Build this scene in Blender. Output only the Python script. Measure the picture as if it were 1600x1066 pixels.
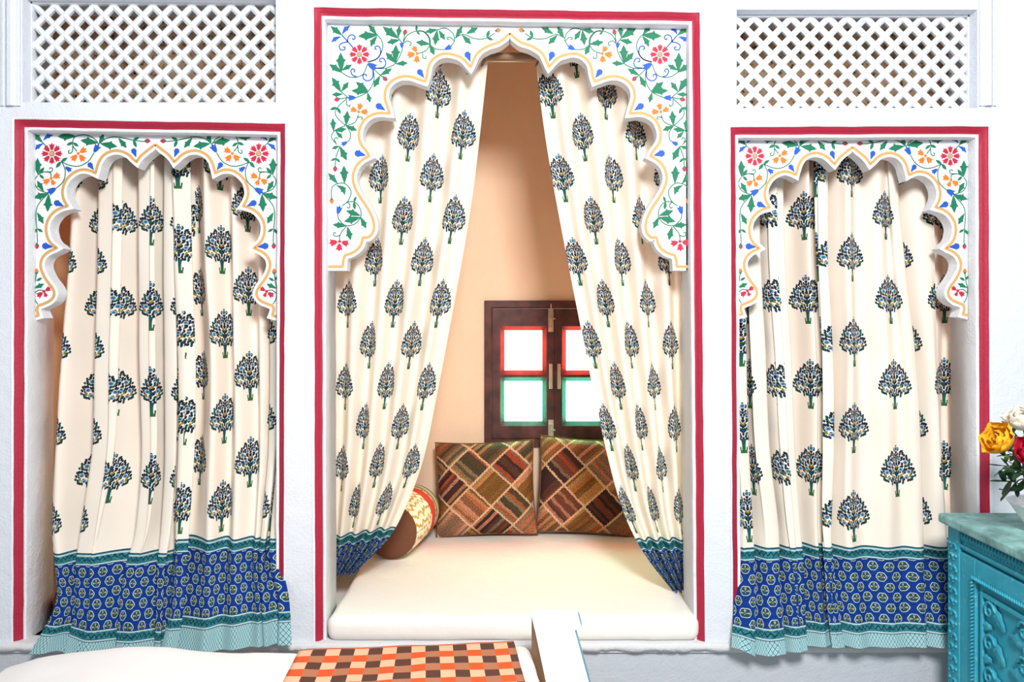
import bpy, bmesh, math, random
from mathutils import Vector, Matrix, noise
random.seed(7)
for o in list(bpy.data.objects): bpy.data.objects.remove(o)
SC = bpy.context.scene
COL = SC.collection
D, F, H, CZ = 2.86, 1300.0, 495.0, 1.55      # camera distance to wall, focal px, horizon row, eye height

# ---------------------------------------------------------------- camera, world, lights, exposure
cam_d = bpy.data.cameras.new('camera'); cam = bpy.data.objects.new('camera', cam_d); COL.objects.link(cam)
cam.location = (0, -D, CZ); cam.rotation_euler = (math.pi/2, 0, 0)
cam_d.sensor_width = 36; cam_d.lens = F/1600*36; cam_d.shift_y = -(533-H)/1600; cam_d.clip_start = .02
SC.camera = cam
w = bpy.data.worlds.new('world'); SC.world = w; w.use_nodes = True
bg = w.node_tree.nodes['Background']; bg.inputs[0].default_value = (.90, .95, 1, 1); bg.inputs[1].default_value = .45
def area(name, loc, target, size, power, color):
    l = bpy.data.lights.new(name, 'AREA'); l.size = size; l.energy = power; l.color = color
    o = bpy.data.objects.new(name, l); COL.objects.link(o); o.location = loc
    o.rotation_euler = (Vector(target)-Vector(loc)).to_track_quat('-Z', 'Y').to_euler()
    return o
area('ceiling_light', (0.45, -3.2, 3.0), (0.05, 0.3, 1.1), .65, 190, (1, .98, .96))
vs = SC.view_settings
vs.view_transform = 'Standard'; vs.look = 'None'; vs.gamma = 1; vs.use_curve_mapping = False; vs.exposure = -.02

# ---------------------------------------------------------------- helpers
def P(px, py, y=0.0):
    s = (D+y)/F
    return Vector(((px-800)*s, y, CZ+(H-py)*s))
def lin(r, g, b):
    f = lambda c: (c/255/12.92) if c/255 <= .04045 else ((c/255+.055)/1.055)**2.4
    return (f(r), f(g), f(b), 1)
def tag(o, label=None, cat=None, group=None, kind=None):
    if label: o['label'] = label
    if cat: o['category'] = cat
    if group: o['group'] = group
    if kind: o['kind'] = kind
    return o
def empty(name, loc=(0, 0, 0), rz=0):
    o = bpy.data.objects.new(name, None); COL.objects.link(o); o.location = loc; o.rotation_euler = (0, 0, rz)
    o.empty_display_size = .05
    return o
def link(name, me, parent=None, loc=None):
    o = bpy.data.objects.new(name, me); COL.objects.link(o)
    if parent: o.parent = parent
    if loc is not None: o.location = loc
    return o
def obj(name, bm, mats, parent=None, loc=None, smooth=False):
    me = bpy.data.meshes.new(name); bm.normal_update(); bm.to_mesh(me); bm.free()
    for m in (mats if isinstance(mats, (list, tuple)) else [mats]): me.materials.append(m)
    if smooth:
        me.polygons.foreach_set('use_smooth', [True]*len(me.polygons))
    return link(name, me, parent, loc)
def pyobj(name, verts, faces, mats, parent=None, loc=None, smooth=False, fm=None):
    me = bpy.data.meshes.new(name); me.from_pydata([tuple(v) for v in verts], [], faces); me.update()
    for m in (mats if isinstance(mats, (list, tuple)) else [mats]): me.materials.append(m)
    if fm: me.polygons.foreach_set('material_index', fm)
    if smooth: me.polygons.foreach_set('use_smooth', [True]*len(me.polygons))
    return link(name, me, parent, loc)
def box(bm, x0, x1, y0, y1, z0, z1, bev=0, seg=2, mat=0):
    r = bmesh.ops.create_cube(bm, size=1)
    vsx = r['verts']
    bmesh.ops.scale(bm, vec=(x1-x0, y1-y0, z1-z0), verts=vsx)
    bmesh.ops.translate(bm, vec=((x0+x1)/2, (y0+y1)/2, (z0+z1)/2), verts=vsx)
    fs = set(f for v in vsx for f in v.link_faces)
    for f in fs: f.material_index = mat
    if bev:
        es = list(set(e for v in vsx for e in v.link_edges))
        bmesh.ops.bevel(bm, geom=es, offset=bev, segments=seg, affect='EDGES', profile=.5)
def boxobj(name, x0, x1, y0, y1, z0, z1, mat, parent=None, bev=0, seg=2, smooth=False):
    bm = bmesh.new(); box(bm, x0, x1, y0, y1, z0, z1, bev, seg)
    return obj(name, bm, mat, parent, smooth=smooth)
def cr(pts, n=6, closed=False):
    """catmull-rom through points (tuples of any dimension)"""
    out = []; m = len(pts)
    for i in range(m-1):
        p0 = pts[max(i-1, 0)]; p1 = pts[i]; p2 = pts[i+1]; p3 = pts[min(i+2, m-1)]
        for k in range(n):
            t = k/n; t2 = t*t; t3 = t2*t
            out.append(tuple(.5*(2*b+(c-a)*t+(2*a-5*b+4*c-d)*t2+(3*b-a-3*c+d)*t3) for a, b, c, d in zip(p0, p1, p2, p3)))
    out.append(tuple(pts[-1]))
    return out
def tube(bm, pts, r, seg=8, mat=0, cap=True):
    pts = [Vector(p) for p in pts]; rings = []
    for i, p in enumerate(pts):
        t = (pts[min(i+1, len(pts)-1)]-pts[max(i-1, 0)]).normalized()
        a = t.cross(Vector((0, 0, 1)) if abs(t.z) < .9 else Vector((1, 0, 0))).normalized(); b = t.cross(a)
        rr = r[i] if isinstance(r, (list, tuple)) else r
        rings.append([bm.verts.new(p+a*math.cos(k*2*math.pi/seg)*rr+b*math.sin(k*2*math.pi/seg)*rr) for k in range(seg)])
    for i in range(len(rings)-1):
        for k in range(seg):
            f = bm.faces.new((rings[i][k], rings[i][(k+1) % seg], rings[i+1][(k+1) % seg], rings[i+1][k])); f.material_index = mat; f.smooth = True
    if cap:
        bm.faces.new(rings[0][::-1]).material_index = mat; bm.faces.new(rings[-1]).material_index = mat
def lathe(bm, prof, seg=32, c=(0, 0, 0), mat=0):
    rings = []
    for r, z in prof:
        rings.append([bm.verts.new((c[0]+r*math.cos(k*2*math.pi/seg), c[1]+r*math.sin(k*2*math.pi/seg), c[2]+z)) for k in range(seg)])
    for i in range(len(rings)-1):
        for k in range(seg):
            f = bm.faces.new((rings[i][k], rings[i][(k+1) % seg], rings[i+1][(k+1) % seg], rings[i+1][k])); f.material_index = mat; f.smooth = True

# ---------------------------------------------------------------- node expression helper
class E:
    def __init__(s, nt, v): s.nt = nt; s.v = v
    def m(s, op, *args):
        n = s.nt.nodes.new('ShaderNodeMath'); n.operation = op
        for i, a in enumerate((s,)+args):
            if isinstance(a, E): s.nt.links.new(a.v, n.inputs[i])
            else: n.inputs[i].default_value = a
        return E(s.nt, n.outputs[0])
    def c(s, k):
        n = s.nt.nodes.new('ShaderNodeValue'); n.outputs[0].default_value = k; return E(s.nt, n.outputs[0])
    def __add__(s, o): return s.m('ADD', o)
    __radd__ = __add__
    def __sub__(s, o): return s.m('SUBTRACT', o)
    def __rsub__(s, o): return s.m('MULTIPLY', -1.0).m('ADD', o)
    def __mul__(s, o): return s.m('MULTIPLY', o)
    __rmul__ = __mul__
    def __truediv__(s, o): return s.m('DIVIDE', o)
    def abs(s): return s.m('ABSOLUTE')
    def floor(s): return s.m('FLOOR')
    def fract(s): return s.m('FRACT')
    def lt(s, o): return s.m('LESS_THAN', o)
    def gt(s, o): return s.m('GREATER_THAN', o)
    def mn(s, o): return s.m('MINIMUM', o)
    def mx(s, o): return s.m('MAXIMUM', o)
    def pw(s, o): return s.m('POWER', o)
    def mod2(s): return s.m('FLOORED_MODULO', 2.0)
    def clamp(s): return s.mn(1.0).mx(0.0)
def vec(nt, x, y, z=0.0):
    n = nt.nodes.new('ShaderNodeCombineXYZ')
    for i, a in enumerate((x, y, z)):
        if isinstance(a, E): nt.links.new(a.v, n.inputs[i])
        else: n.inputs[i].default_value = a
    return n.outputs[0]
def mixc(nt, fac, a, b):
    n = nt.nodes.new('ShaderNodeMix'); n.data_type = 'RGBA'
    for sock, v in ((n.inputs[0], fac), (n.inputs[6], a), (n.inputs[7], b)):
        if isinstance(v, E): nt.links.new(v.v, sock)
        elif isinstance(v, bpy.types.NodeSocket): nt.links.new(v, sock)
        elif isinstance(v, (int, float)): sock.default_value = v
        else: sock.default_value = v
    return n.outputs[2]
def newmat(name, rough=.7):
    m = bpy.data.materials.new(name); m.use_nodes = True
    nt = m.node_tree; b = nt.nodes['Principled BSDF']; b.inputs['Roughness'].default_value = rough
    b.inputs['Specular IOR Level'].default_value = .3
    return m, nt, b
def noise_tex(nt, scale, detail=3, vector=None, rough=.5):
    n = nt.nodes.new('ShaderNodeTexNoise'); n.inputs['Scale'].default_value = scale; n.inputs['Detail'].default_value = detail
    n.inputs['Roughness'].default_value = rough
    if vector is None:
        tc = nt.nodes.new('ShaderNodeTexCoord'); vector = tc.outputs['Object']
    nt.links.new(vector, n.inputs['Vector'])
    return n
def bump(nt, b, height, strength=.3, dist=.01):
    n = nt.nodes.new('ShaderNodeBump'); n.inputs['Strength'].default_value = strength; n.inputs['Distance'].default_value = dist
    nt.links.new(height, n.inputs['Height']); nt.links.new(n.outputs[0], b.inputs['Normal'])
def ramp(nt, fac, stops, const=False):
    n = nt.nodes.new('ShaderNodeValToRGB'); cr_ = n.color_ramp
    if const: cr_.interpolation = 'CONSTANT'
    while len(cr_.elements) < len(stops): cr_.elements.new(.5)
    for e, (p, c) in zip(cr_.elements, stops): e.position = p; e.color = c
    nt.links.new(fac, n.inputs[0]); return n.outputs[0]
def plain(name, col, rough=.6, noise_amt=.08, scale=30, bmp=0, bscale=80, bdist=.004):
    m, nt, b = newmat(name, rough)
    n = noise_tex(nt, scale, 4)
    c2 = tuple(max(0, k*(1-noise_amt*2)) for k in col[:3])+(1,)
    nt.links.new(mixc(nt, E(nt, n.outputs[0]), c2, col), b.inputs['Base Color'])
    if bmp: bump(nt, b, noise_tex(nt, bscale, 5).outputs[0], bmp, bdist)
    return m
def plaster(name, col, dirt=.5, dirtcol=(.32, .30, .29, 1)):
    m, nt, b = newmat(name, .85)
    big = noise_tex(nt, 2.2, 4); fine = noise_tex(nt, 130, 3); sp = noise_tex(nt, 38, 6, rough=.7); gate = noise_tex(nt, 2.9, 3)
    c2 = (col[0]*.93, col[1]*.95, col[2]*.975, 1)
    base = mixc(nt, E(nt, big.outputs[0]), c2, col)
    f = (E(nt, sp.outputs[0])-.63).mx(0.0)*14*((E(nt, gate.outputs[0])-.5).mx(0.0)*5)
    base = mixc(nt, f.clamp()*dirt, base, dirtcol)
    nt.links.new(base, b.inputs['Base Color'])
    hh = E(nt, fine.outputs[0])*.35+E(nt, noise_tex(nt, 16, 5).outputs[0])
    bump(nt, b, hh.v, .6, .009)
    return m

M = {}
M['white'] = plaster('white_plaster', (.70, .735, .79, 1), .8)
M['whitepanel'] = plaster('white_panel_paint', (.79, .81, .84, 1), .3)
M['jali'] = plaster('white_lattice_paint', (.74, .765, .80, 1), 1.0)
M['lower'] = plaster('grey_shaded_plaster', (.50, .53, .58, 1), .3)  # grey carries the shading of the wall below the sill
M['sill'] = plaster('worn_grey_plaster', (.66, .66, .67, 1), .9)
M['alcove'] = plain('peach_plaster', lin(240, 210, 182), .9, .05, 5, .15, 90)
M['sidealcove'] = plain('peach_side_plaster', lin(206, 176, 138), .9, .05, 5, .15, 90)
M['red'] = plain('crimson_paint', lin(176, 38, 66), .55, .12, 60, .3, 120)
M['gold'] = plain('ochre_paint', lin(205, 160, 98), .6, .06, 60)
M['green'] = plain('green_paint', lin(16, 116, 84), .6, .08, 200)
M['blue'] = plain('blue_paint', lin(30, 88, 190), .6, .1, 200)
M['crim'] = plain('red_flower_paint', lin(192, 36, 66), .6, .1, 200)
M['orange'] = plain('orange_paint', lin(243, 122, 36), .6, .08, 200)
M['pink'] = plain('coral_paint', lin(238, 150, 110), .6, .08, 200)
M['floor'] = plain('stone_floor', (.45, .42, .38, 1), .6, .1, 6)
M['metal'] = plain('dull_iron', (.16, .12, .09, 1), .5, .1, 40)
M['rod'] = plain('grey_brown_pole', lin(140, 112, 86), .6, .12, 30)
M['sheet'] = plain('white_cotton_sheet', (.86, .84, .82, 1), .9, .02, 8, .12, 300, .002)
M['mattress'] = plain('off_white_cotton_cover', (.86, .84, .79, 1), .9, .02, 8, .2, 14, .02)
M['brownknit'] = plain('brown_weave', lin(120, 76, 56), .95, .14, 120, .4, 200, .003)
M['tanflank'] = plain('tan_shaded_flank', lin(176, 138, 108), .7, .1, 30)  # shade on the end board's flank, put into the colour as tan
M['palewhite'] = plain('white_gloss_paint', (.88, .88, .87, 1), .4, .02, 8)
M['paleblue'] = plain('pale_blue_paint', lin(112, 190, 215), .5, .06, 20)
M['bowl'] = plain('white_ribbed_ceramic', (.85, .87, .89, 1), .35, .02, 20)
M['brass'] = plain('pale_worn_metal', lin(196, 178, 158), .5, .14, 80)
M['stemgreen'] = plain('stem_green', lin(60, 98, 44), .6, .1, 40)
M['leafdark'] = plain('dark_leaf', lin(38, 70, 44), .5, .12, 40)
M['leaflight'] = plain('light_leaf', lin(92, 128, 62), .5, .12, 40)
M['petal_y'] = plain('yellow_petal', lin(255, 192, 44), .6, .1, 40)
M['petal_r'] = plain('red_petal', lin(206, 26, 62), .6, .1, 40)
M['petal_w'] = plain('cream_petal', lin(246, 240, 226), .6, .04, 40)

# dark loft seen through the lattices
m, nt, b = newmat('loft_clutter', .9)
n1 = noise_tex(nt, 9, 5); n2 = noise_tex(nt, 45, 5, rough=.7)
c = ramp(nt, n1.outputs[0], [(.3, lin(176, 136, 104)), (.5, lin(236, 194, 150)), (.7, lin(206, 196, 164))])
c = mixc(nt, ((E(nt, n2.outputs[0])-.52).mx(0.0)*9).clamp(), c, lin(34, 32, 34))
nt.links.new(c, b.inputs['Base Color']); M['loft'] = m

# stained window wood
m, nt, b = newmat('dark_window_wood', .5)
n = noise_tex(nt, 14, 5)
nt.links.new(ramp(nt, n.outputs[0], [(.3, lin(62, 32, 32)), (.7, lin(98, 56, 52))]), b.inputs['Base Color']); M['wood'] = m
def glow(name, col, k):
    m = bpy.data.materials.new(name); m.use_nodes = True; nt = m.node_tree; nt.nodes.clear()
    o = nt.nodes.new('ShaderNodeOutputMaterial'); e = nt.nodes.new('ShaderNodeEmission')
    e.inputs[0].default_value = col; e.inputs[1].default_value = k
    nt.links.new(e.outputs[0], o.inputs[0]); return m
M['pane_red'] = glow('sunlit_red_glass', (1, .12, .10, 1), 44)
M['pane_green'] = glow('sunlit_green_glass', (.10, 1, .62, 1), 34)

M['pane_red_dim'] = glow('dim_glow_red_glass', (1, .12, .10, 1), 20)  # weaker glow for the unseen side windows, set by the curtains' backlight
M['pane_green_dim'] = glow('dim_glow_green_glass', (.10, 1, .62, 1), 9)

# ---- block-printed curtain cloth (uv in metres: u along the width, v up from the hem)
def fabric():
    m, nt, b = newmat('block_printed_cotton', .9)
    b.inputs['Specular IOR Level'].default_value = .05
    uvn = nt.nodes.new('ShaderNodeUVMap'); sp = nt.nodes.new('ShaderNodeSeparateXYZ'); nt.links.new(uvn.outputs[0], sp.inputs[0])
    u = E(nt, sp.outputs[0]); v = E(nt, sp.outputs[1])
    PU, PV, V0, HW, HT = .165, .31, .360, .066, .182
    colr = (u/PU).floor(); lx = ((u/PU).fract()-.5)*PU
    vv = v-V0-colr.mod2()*(PV/2)
    ly = (vv/PV).fract()*PV
    ax = lx.abs()
    on = vv.gt(0.0)
    cream = mixc(nt, E(nt, noise_tex(nt, 3, 3, uvn.outputs[0]).outputs[0]), lin(242, 233, 219), lin(251, 245, 235))
    # leaves: skewed voronoi cells, kept or dropped by the place of the cell centre
    CX, CY, SK = .0074, .0102, .55
    vo = nt.nodes.new('ShaderNodeTexVoronoi'); vo.voronoi_dimensions = '2D'; vo.inputs['Scale'].default_value = 1; vo.inputs['Randomness'].default_value = .75
    nt.links.new(vec(nt, ax/CX, (ly-ax*SK)/CY), vo.inputs['Vector'])
    ps = nt.nodes.new('ShaderNodeSeparateXYZ'); nt.links.new(vo.outputs['Position'], ps.inputs[0])
    cx = E(nt, ps.outputs[0])*CX; cy = E(nt, ps.outputs[1])*CY+cx*SK
    t = ((cy/HT-.25)/.75).clamp()
    wd = t.pw(.48)*((1-t).pw(1.0))*2.52*HW
    crown = cx.abs().lt(wd)*cy.gt(.25*HT)*cy.lt(.98*HT)
    leaf = E(nt, vo.outputs['Distance']).lt(.54)*crown
    cs = nt.nodes.new('ShaderNodeSeparateColor'); nt.links.new(vo.outputs['Color'], cs.inputs[0])
    lc = ramp(nt, cs.outputs[0], [(0, lin(28, 44, 66)), (.42, lin(24, 74, 78)), (.74, lin(40, 52, 58)), (.88, lin(140, 124, 44))], True)
    c = mixc(nt, leaf*on, cream, lc)
    # round flowers
    fl = None
    for fx, fy, fr in ((0, .93, 1.05), (.034, .66, 1), (.019, .52, .85), (.045, .49, .95), (.036, .37, .8), (.013, .72, .8)):
        dx = ax-fx; dy = ly-fy*HT
        d = (dx*dx+dy*dy).m('SQRT')/fr
        ang = dy.m('ARCTAN2', dx)
        d = d-(ang*6).m('COSINE')*.0011
        fl = d if fl is None else fl.mn(d)
    c = mixc(nt, fl.lt(.0082)*on, c, cream)
    c = mixc(nt, fl.lt(.0066)*on, c, lin(56, 128, 172))
    c = mixc(nt, fl.lt(.0018)*on, c, lin(24, 60, 96))
    # trunk with flared root and branches
    Y = ly/HT
    tw = ((Y-.15).mx(0.0)*.30).pw(1.6)*.55+.0058+((.07-Y).mx(0.0)*.10)
    tr = ax.lt(tw)*Y.lt(.285)*Y.gt(.005)
    hook = (ax-.0105-(.10-Y).mx(0.0)*-.03).abs().lt(.0022)*Y.lt(.13)*Y.gt(.01)
    trc = mixc(nt, (Y*3.6).clamp(), lin(52, 108, 62), lin(28, 84, 92))
    c = mixc(nt, (tr.mx(hook))*on, c, trc)
    # ---- border
    B0, B1, B2, B3 = .044, .081, .300, .344
    wob = E(nt, noise_tex(nt, 90, 4, uvn.outputs[0]).outputs[0])
    pale = lin(186, 214, 218)
    bluec = mixc(nt, wob, lin(18, 42, 104), lin(28, 70, 158))
    bu, bv = .0545, .0365
    rr = (v/bv).floor(); ox = ((u/bu+rr.mod2()*.5).fract()-.5)*bu; oy = ((v/bv).fract()-.5)*bv
    an = oy.m('ARCTAN2', ox)
    dd = (ox*ox+oy*oy*1.05).m('SQRT')
    rad = dd/(1+(an*3+1.57).m('SINE').abs()*.10-(oy*-30).clamp()*.22)
    mot = mixc(nt, rad.lt(.0168), bluec, lin(206, 222, 222))
    mot = mixc(nt, rad.lt(.0147), mot, lin(40, 74, 96))
    pet = ((an-1.57)*4).m('COSINE').gt(.45)*rad.lt(.0118)*rad.gt(.002)*oy.gt(-.0055)
    mot = mixc(nt, pet, mot, lin(168, 176, 122))
    mot = mixc(nt, rad.lt(.0158)*0.0, mot, bluec)
    teal = mixc(nt, (wob*2.6-.8).clamp(), lin(24, 74, 96), lin(66, 146, 150))
    zig = ((u/.022).fract()-.5).abs()*.024
    def band(lo, hi):
        mid = (lo+hi)/2
        return (v-mid-zig+.006).abs().lt(.0024)
    teal = mixc(nt, band(B0, B1).mx(band(B2, B3)), teal, lin(20, 52, 70))
    a1 = ((u+v*.62)/.0125).fract()-.5; a2 = ((u-v*.62)/.0125).fract()-.5
    net = a1.abs().lt(.085).mx(a2.abs().lt(.085))
    core = (a1.abs()-.5).abs().lt(.12)*(a2.abs()-.5).abs().lt(.12)
    fringe = mixc(nt, net, lin(176, 214, 218), lin(58, 118, 134)); fringe = mixc(nt, core, fringe, lin(120, 170, 178))
    bd = mixc(nt, v.gt(B0), fringe, teal)
    bd = mixc(nt, v.gt(B1)*v.lt(B2), bd, mot)
    wv = v+(wob-.5)*.004
    for line in (B0+.003, B1-.003, B2+.003, B3-.010):
        bd = mixc(nt, (wv-line).abs().lt(.0028), bd, pale)
    for line in (B0, B1, B2, B3-.003):
        bd = mixc(nt, (v-line).abs().lt(.0012), bd, lin(48, 60, 92))
    c = mixc(nt, v.lt(B3), c, bd)
    nt.links.new(c, b.inputs['Base Color'])
    weave = noise_tex(nt, 900, 2, uvn.outputs[0])
    bump(nt, b, weave.outputs[0], .1, .001)
    tl = nt.nodes.new('ShaderNodeBsdfTranslucent'); nt.links.new(c, tl.inputs[0])
    mx = nt.nodes.new('ShaderNodeMixShader'); mx.inputs[0].default_value = .21
    out = nt.nodes['Material Output']
    nt.links.new(b.outputs[0], mx.inputs[1]); nt.links.new(tl.outputs[0], mx.inputs[2]); nt.links.new(mx.outputs[0], out.inputs[0])
    return m
M['fabric'] = fabric()

# ---- woven patchwork cushion cover
def kilim(name, seed, ang=.785):
    m, nt, b = newmat(name, .95)
    uvn = nt.nodes.new('ShaderNodeUVMap'); sp = nt.nodes.new('ShaderNodeSeparateXYZ'); nt.links.new(uvn.outputs[0], sp.inputs[0])
    wob = E(nt, noise_tex(nt, 26, 3, uvn.outputs[0]).outputs[0])-.5
    u = E(nt, sp.outputs[0])+wob*.012; v = E(nt, sp.outputs[1])+wob*.012
    ca, sa = math.cos(ang), math.sin(ang)
    a = (u*ca+v*sa)/.138+seed; q = (v*ca-u*sa)/.138+seed*1.7
    ia, iq = a.floor(), q.floor(); fa, fq = a.fract(), q.fract()
    odd = (ia+iq).mod2()
    s = fa*odd+fq*(1-odd)
    k = 9.0
    st = (s*k+wob*.6).floor()
    wn = nt.nodes.new('ShaderNodeTexWhiteNoise'); wn.noise_dimensions = '3D'; nt.links.new(vec(nt, ia*3.1+seed*5.3, iq*7.7, st), wn.inputs['Vector'])
    wn2 = nt.nodes.new('ShaderNodeTexWhiteNoise'); wn2.noise_dimensions = '2D'; nt.links.new(vec(nt, ia+seed*9.1, iq), wn2.inputs['Vector'])
    tone = ramp(nt, wn2.outputs['Value'], [(0, lin(190, 128, 84)), (.2, lin(84, 44, 34)), (.4, lin(186, 126, 48)), (.55, lin(40, 24, 24)), (.7, lin(206, 158, 120)), (.86, lin(110, 96, 58))], True)
    strp = ramp(nt, wn.outputs['Value'], [(0, lin(30, 18, 18)), (.2, lin(140, 74, 48)), (.36, lin(206, 144, 92)), (.5, lin(206, 86, 44)), (.58, lin(232, 156, 130)), (.66, lin(96, 60, 42)), (.82, lin(46, 34, 32)), (.92, lin(160, 132, 104))], True)
    c = mixc(nt, .58, tone, strp)
    fine = E(nt, noise_tex(nt, 210, 3, uvn.outputs[0]).outputs[0])
    c = mixc(nt, ((fine-.42).mx(0.0)*3.4).clamp(), c, lin(34, 20, 18))
    zz = ((a+q)*9).fract()-.5
    zz = zz.abs()*.05
    ed = (fa.mn(1-fa)-zz).abs().lt(.02).mx((fq.mn(1-fq)-zz).abs().lt(.02))
    c = mixc(nt, ed*.75, c, lin(226, 186, 146))
    nt.links.new(c, b.inputs['Base Color'])
    bump(nt, b, (fine+(s*k*3).fract()*.3).v, .6, .006)
    return m
M['kilim1'] = kilim('patchwork_weave_a', .35); M['kilim2'] = kilim('patchwork_weave_b', 2.62)

m, nt, b = newmat('bolster_cover', .9)
uvn = nt.nodes.new('ShaderNodeUVMap'); sp = nt.nodes.new('ShaderNodeSeparateXYZ'); nt.links.new(uvn.outputs[0], sp.inputs[0])
ss = E(nt, sp.outputs[1]); nz = E(nt, noise_tex(nt, 22, 4, uvn.outputs[0]).outputs[0])
wv = nt.nodes.new('ShaderNodeTexWave'); wv.inputs['Scale'].default_value = 9; wv.inputs['Distortion'].default_value = 9; nt.links.new(uvn.outputs[0], wv.inputs['Vector'])
c = mixc(nt, E(nt, wv.outputs['Fac']).gt(.72), lin(246, 236, 214), lin(206, 160, 78))
c = mixc(nt, (ss+(nz-.5)*.12).gt(.60)*(ss+(nz-.5)*.12).lt(.78), c, lin(216, 70, 52))
c = mixc(nt, (ss+(nz-.5)*.08).gt(.80), c, lin(150, 160, 112))
c = mixc(nt, (ss-.90).abs().lt(.02), c, lin(236, 232, 210))
nt.links.new(c, b.inputs['Base Color']); M['bolster'] = m

m, nt, b = newmat('checked_blanket', .95)
uvn = nt.nodes.new('ShaderNodeUVMap'); sp = nt.nodes.new('ShaderNodeSeparateXYZ'); nt.links.new(uvn.outputs[0], sp.inputs[0])
u = E(nt, sp.outputs[0]); v = E(nt, sp.outputs[1])
iu = (u/.0415).floor().mod2(); iv = (v/.046).floor().mod2()
warm = mixc(nt, iv, lin(236, 92, 40), lin(250, 196, 160)); dark = mixc(nt, iv, lin(186, 122, 88), lin(88, 56, 46))
c = mixc(nt, iu, warm, dark)
c = mixc(nt, E(nt, noise_tex(nt, 240, 2, uvn.outputs[0]).outputs[0])*.25, c, lin(110, 60, 44))
nt.links.new(c, b.inputs['Base Color']); bump(nt, b, noise_tex(nt, 500, 2, uvn.outputs[0]).outputs[0], .3, .002); M['blanket'] = m

m, nt, b = newmat('worn_teal_paint', .6)
n1 = noise_tex(nt, 8, 5); n2 = noise_tex(nt, 46, 6, rough=.65)
c = mixc(nt, E(nt, n1.outputs[0]), lin(30, 132, 158), lin(66, 178, 200))
c = mixc(nt, ((E(nt, n2.outputs[0])-.58).mx(0.0)*6).clamp(), c, lin(120, 190, 196))
nt.links.new(c, b.inputs['Base Color']); bump(nt, b, n2.outputs[0], .3, .004); M['teal'] = m
m, nt, b = newmat('worn_teal_top', .6)
n1 = noise_tex(nt, 12, 6, rough=.7); n2 = noise_tex(nt, 60, 6, rough=.7)
c = mixc(nt, ((E(nt, n1.outputs[0])-.35)*3).clamp(), lin(92, 132, 130), lin(150, 200, 198))
c = mixc(nt, ((E(nt, n2.outputs[0])-.56).mx(0.0)*6).clamp(), c, lin(96, 100, 92))
nt.links.new(c, b.inputs['Base Color']); M['tealtop'] = m

# ---------------------------------------------------------------- room shell
YW = .19                 # wall thickness
ZS = P(0, 1005)[2]       # sill height
tag(boxobj('floor', -3.2, 3.2, -5, 0, -.1, 0, M['floor']), kind='structure')
niches = {  # outer corners of the red frames, image rows and columns on the wall plane
    'L': ((22, 186), (446, 193), (443, 1005), (20, 1005)),
    'C': ((490, 11), (1094, 19), (1102, 1005), (492, 1005)),
    'R': ((1141, 198), (1545, 197), (1548, 1005), (1145, 1005))}
lats = {'L': ((35, -6), (431, -3), (431, 160), (35, 160)), 'R': ((1151, 15), (1527, 15), (1527, 169), (1151, 169))}
def wall_with_holes(name, outer, holes, y0, y1, mat):
    bm = bmesh.new(); es = []
    for loop in [outer]+holes:
        vsx = [bm.verts.new((p[0], y0, p[2])) for p in loop]
        es += [bm.edges.new((vsx[i], vsx[(i+1) % len(vsx)])) for i in range(len(vsx))]
    bmesh.ops.triangle_fill(bm, use_beauty=True, use_dissolve=False, edges=es)
    r = bmesh.ops.extrude_face_region(bm, geom=bm.faces[:])
    bmesh.ops.translate(bm, vec=(0, y1-y0, 0), verts=[g for g in r['geom'] if isinstance(g, bmesh.types.BMVert)])
    bmesh.ops.recalc_face_normals(bm, faces=bm.faces[:])
    return tag(obj(name, bm, mat), kind='structure')
ow = [Vector((-2.6, 0, .395)), Vector((2.6, 0, .395)), Vector((2.6, 0, 3.05)), Vector((-2.6, 0, 3.05))]
wall_with_holes('wall_front', ow, [[P(*c) for c in q] for q in list(niches.values())+list(lats.values())], 0, YW, M['white'])
tag(boxobj('wall_lower', -2.6, 2.6, .012, YW, 0, .395, M['lower']), kind='structure')
# rough plaster ledge under the openings
bm = bmesh.new(); N = 260; rows = []
for i in range(N+1):
    x = -2.0+4.0*i/N; k = noise.noise((x*9, 0, 0))*.006+noise.noise((x*40, 3, 0))*.005
    k2 = noise.noise((x*13, 7, 0))*.008+noise.noise((x*50, 5, 1))*.006
    rows.append([bm.verts.new(p) for p in ((x, .06, ZS+.004), (x, -.006+k*.4, ZS+.004+k*.3), (x, -.020+k, ZS-.004+k*.4), (x, -.018+k, ZS-.020+k2), (x, .014, ZS-.030+k2), (x, .06, ZS-.03))])
for i in range(N):
    for j in range(5): bm.faces.new((rows[i][j], rows[i][j+1], rows[i+1][j+1], rows[i+1][j]))
bmesh.ops.recalc_face_normals(bm, faces=bm.faces[:])
tag(obj('trim_4', bm, M['sill'], smooth=True), kind='structure')

# alcove boxes behind the wall
YB, ZC = 1.25, 2.98
XL, XR = -1.80, 1.72
def wallbox(name, *a): return tag(boxobj(name, *a), kind='structure')
wallbox('wall_partition_left', -.765, -.735, YW, YB, ZS-.06, ZC, M['alcove'])
wallbox('wall_partition_right', .735, .765, YW, YB, ZS-.06, ZC, M['alcove'])
wallbox('wall_end_left', XL-.1, XL, YW, YB, ZS-.06, ZC, M['sidealcove'])
wallbox('wall_end_right', XR, XR+.1, YW, YB, ZS-.06, ZC, M['sidealcove'])
wallbox('floor_alcove', XL, XR, .02, YB, ZS-.06, ZS, M['sill'])
wallbox('ceiling', -.75, .75, YW, YB, ZC, ZC+.08, M['alcove'])
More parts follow.
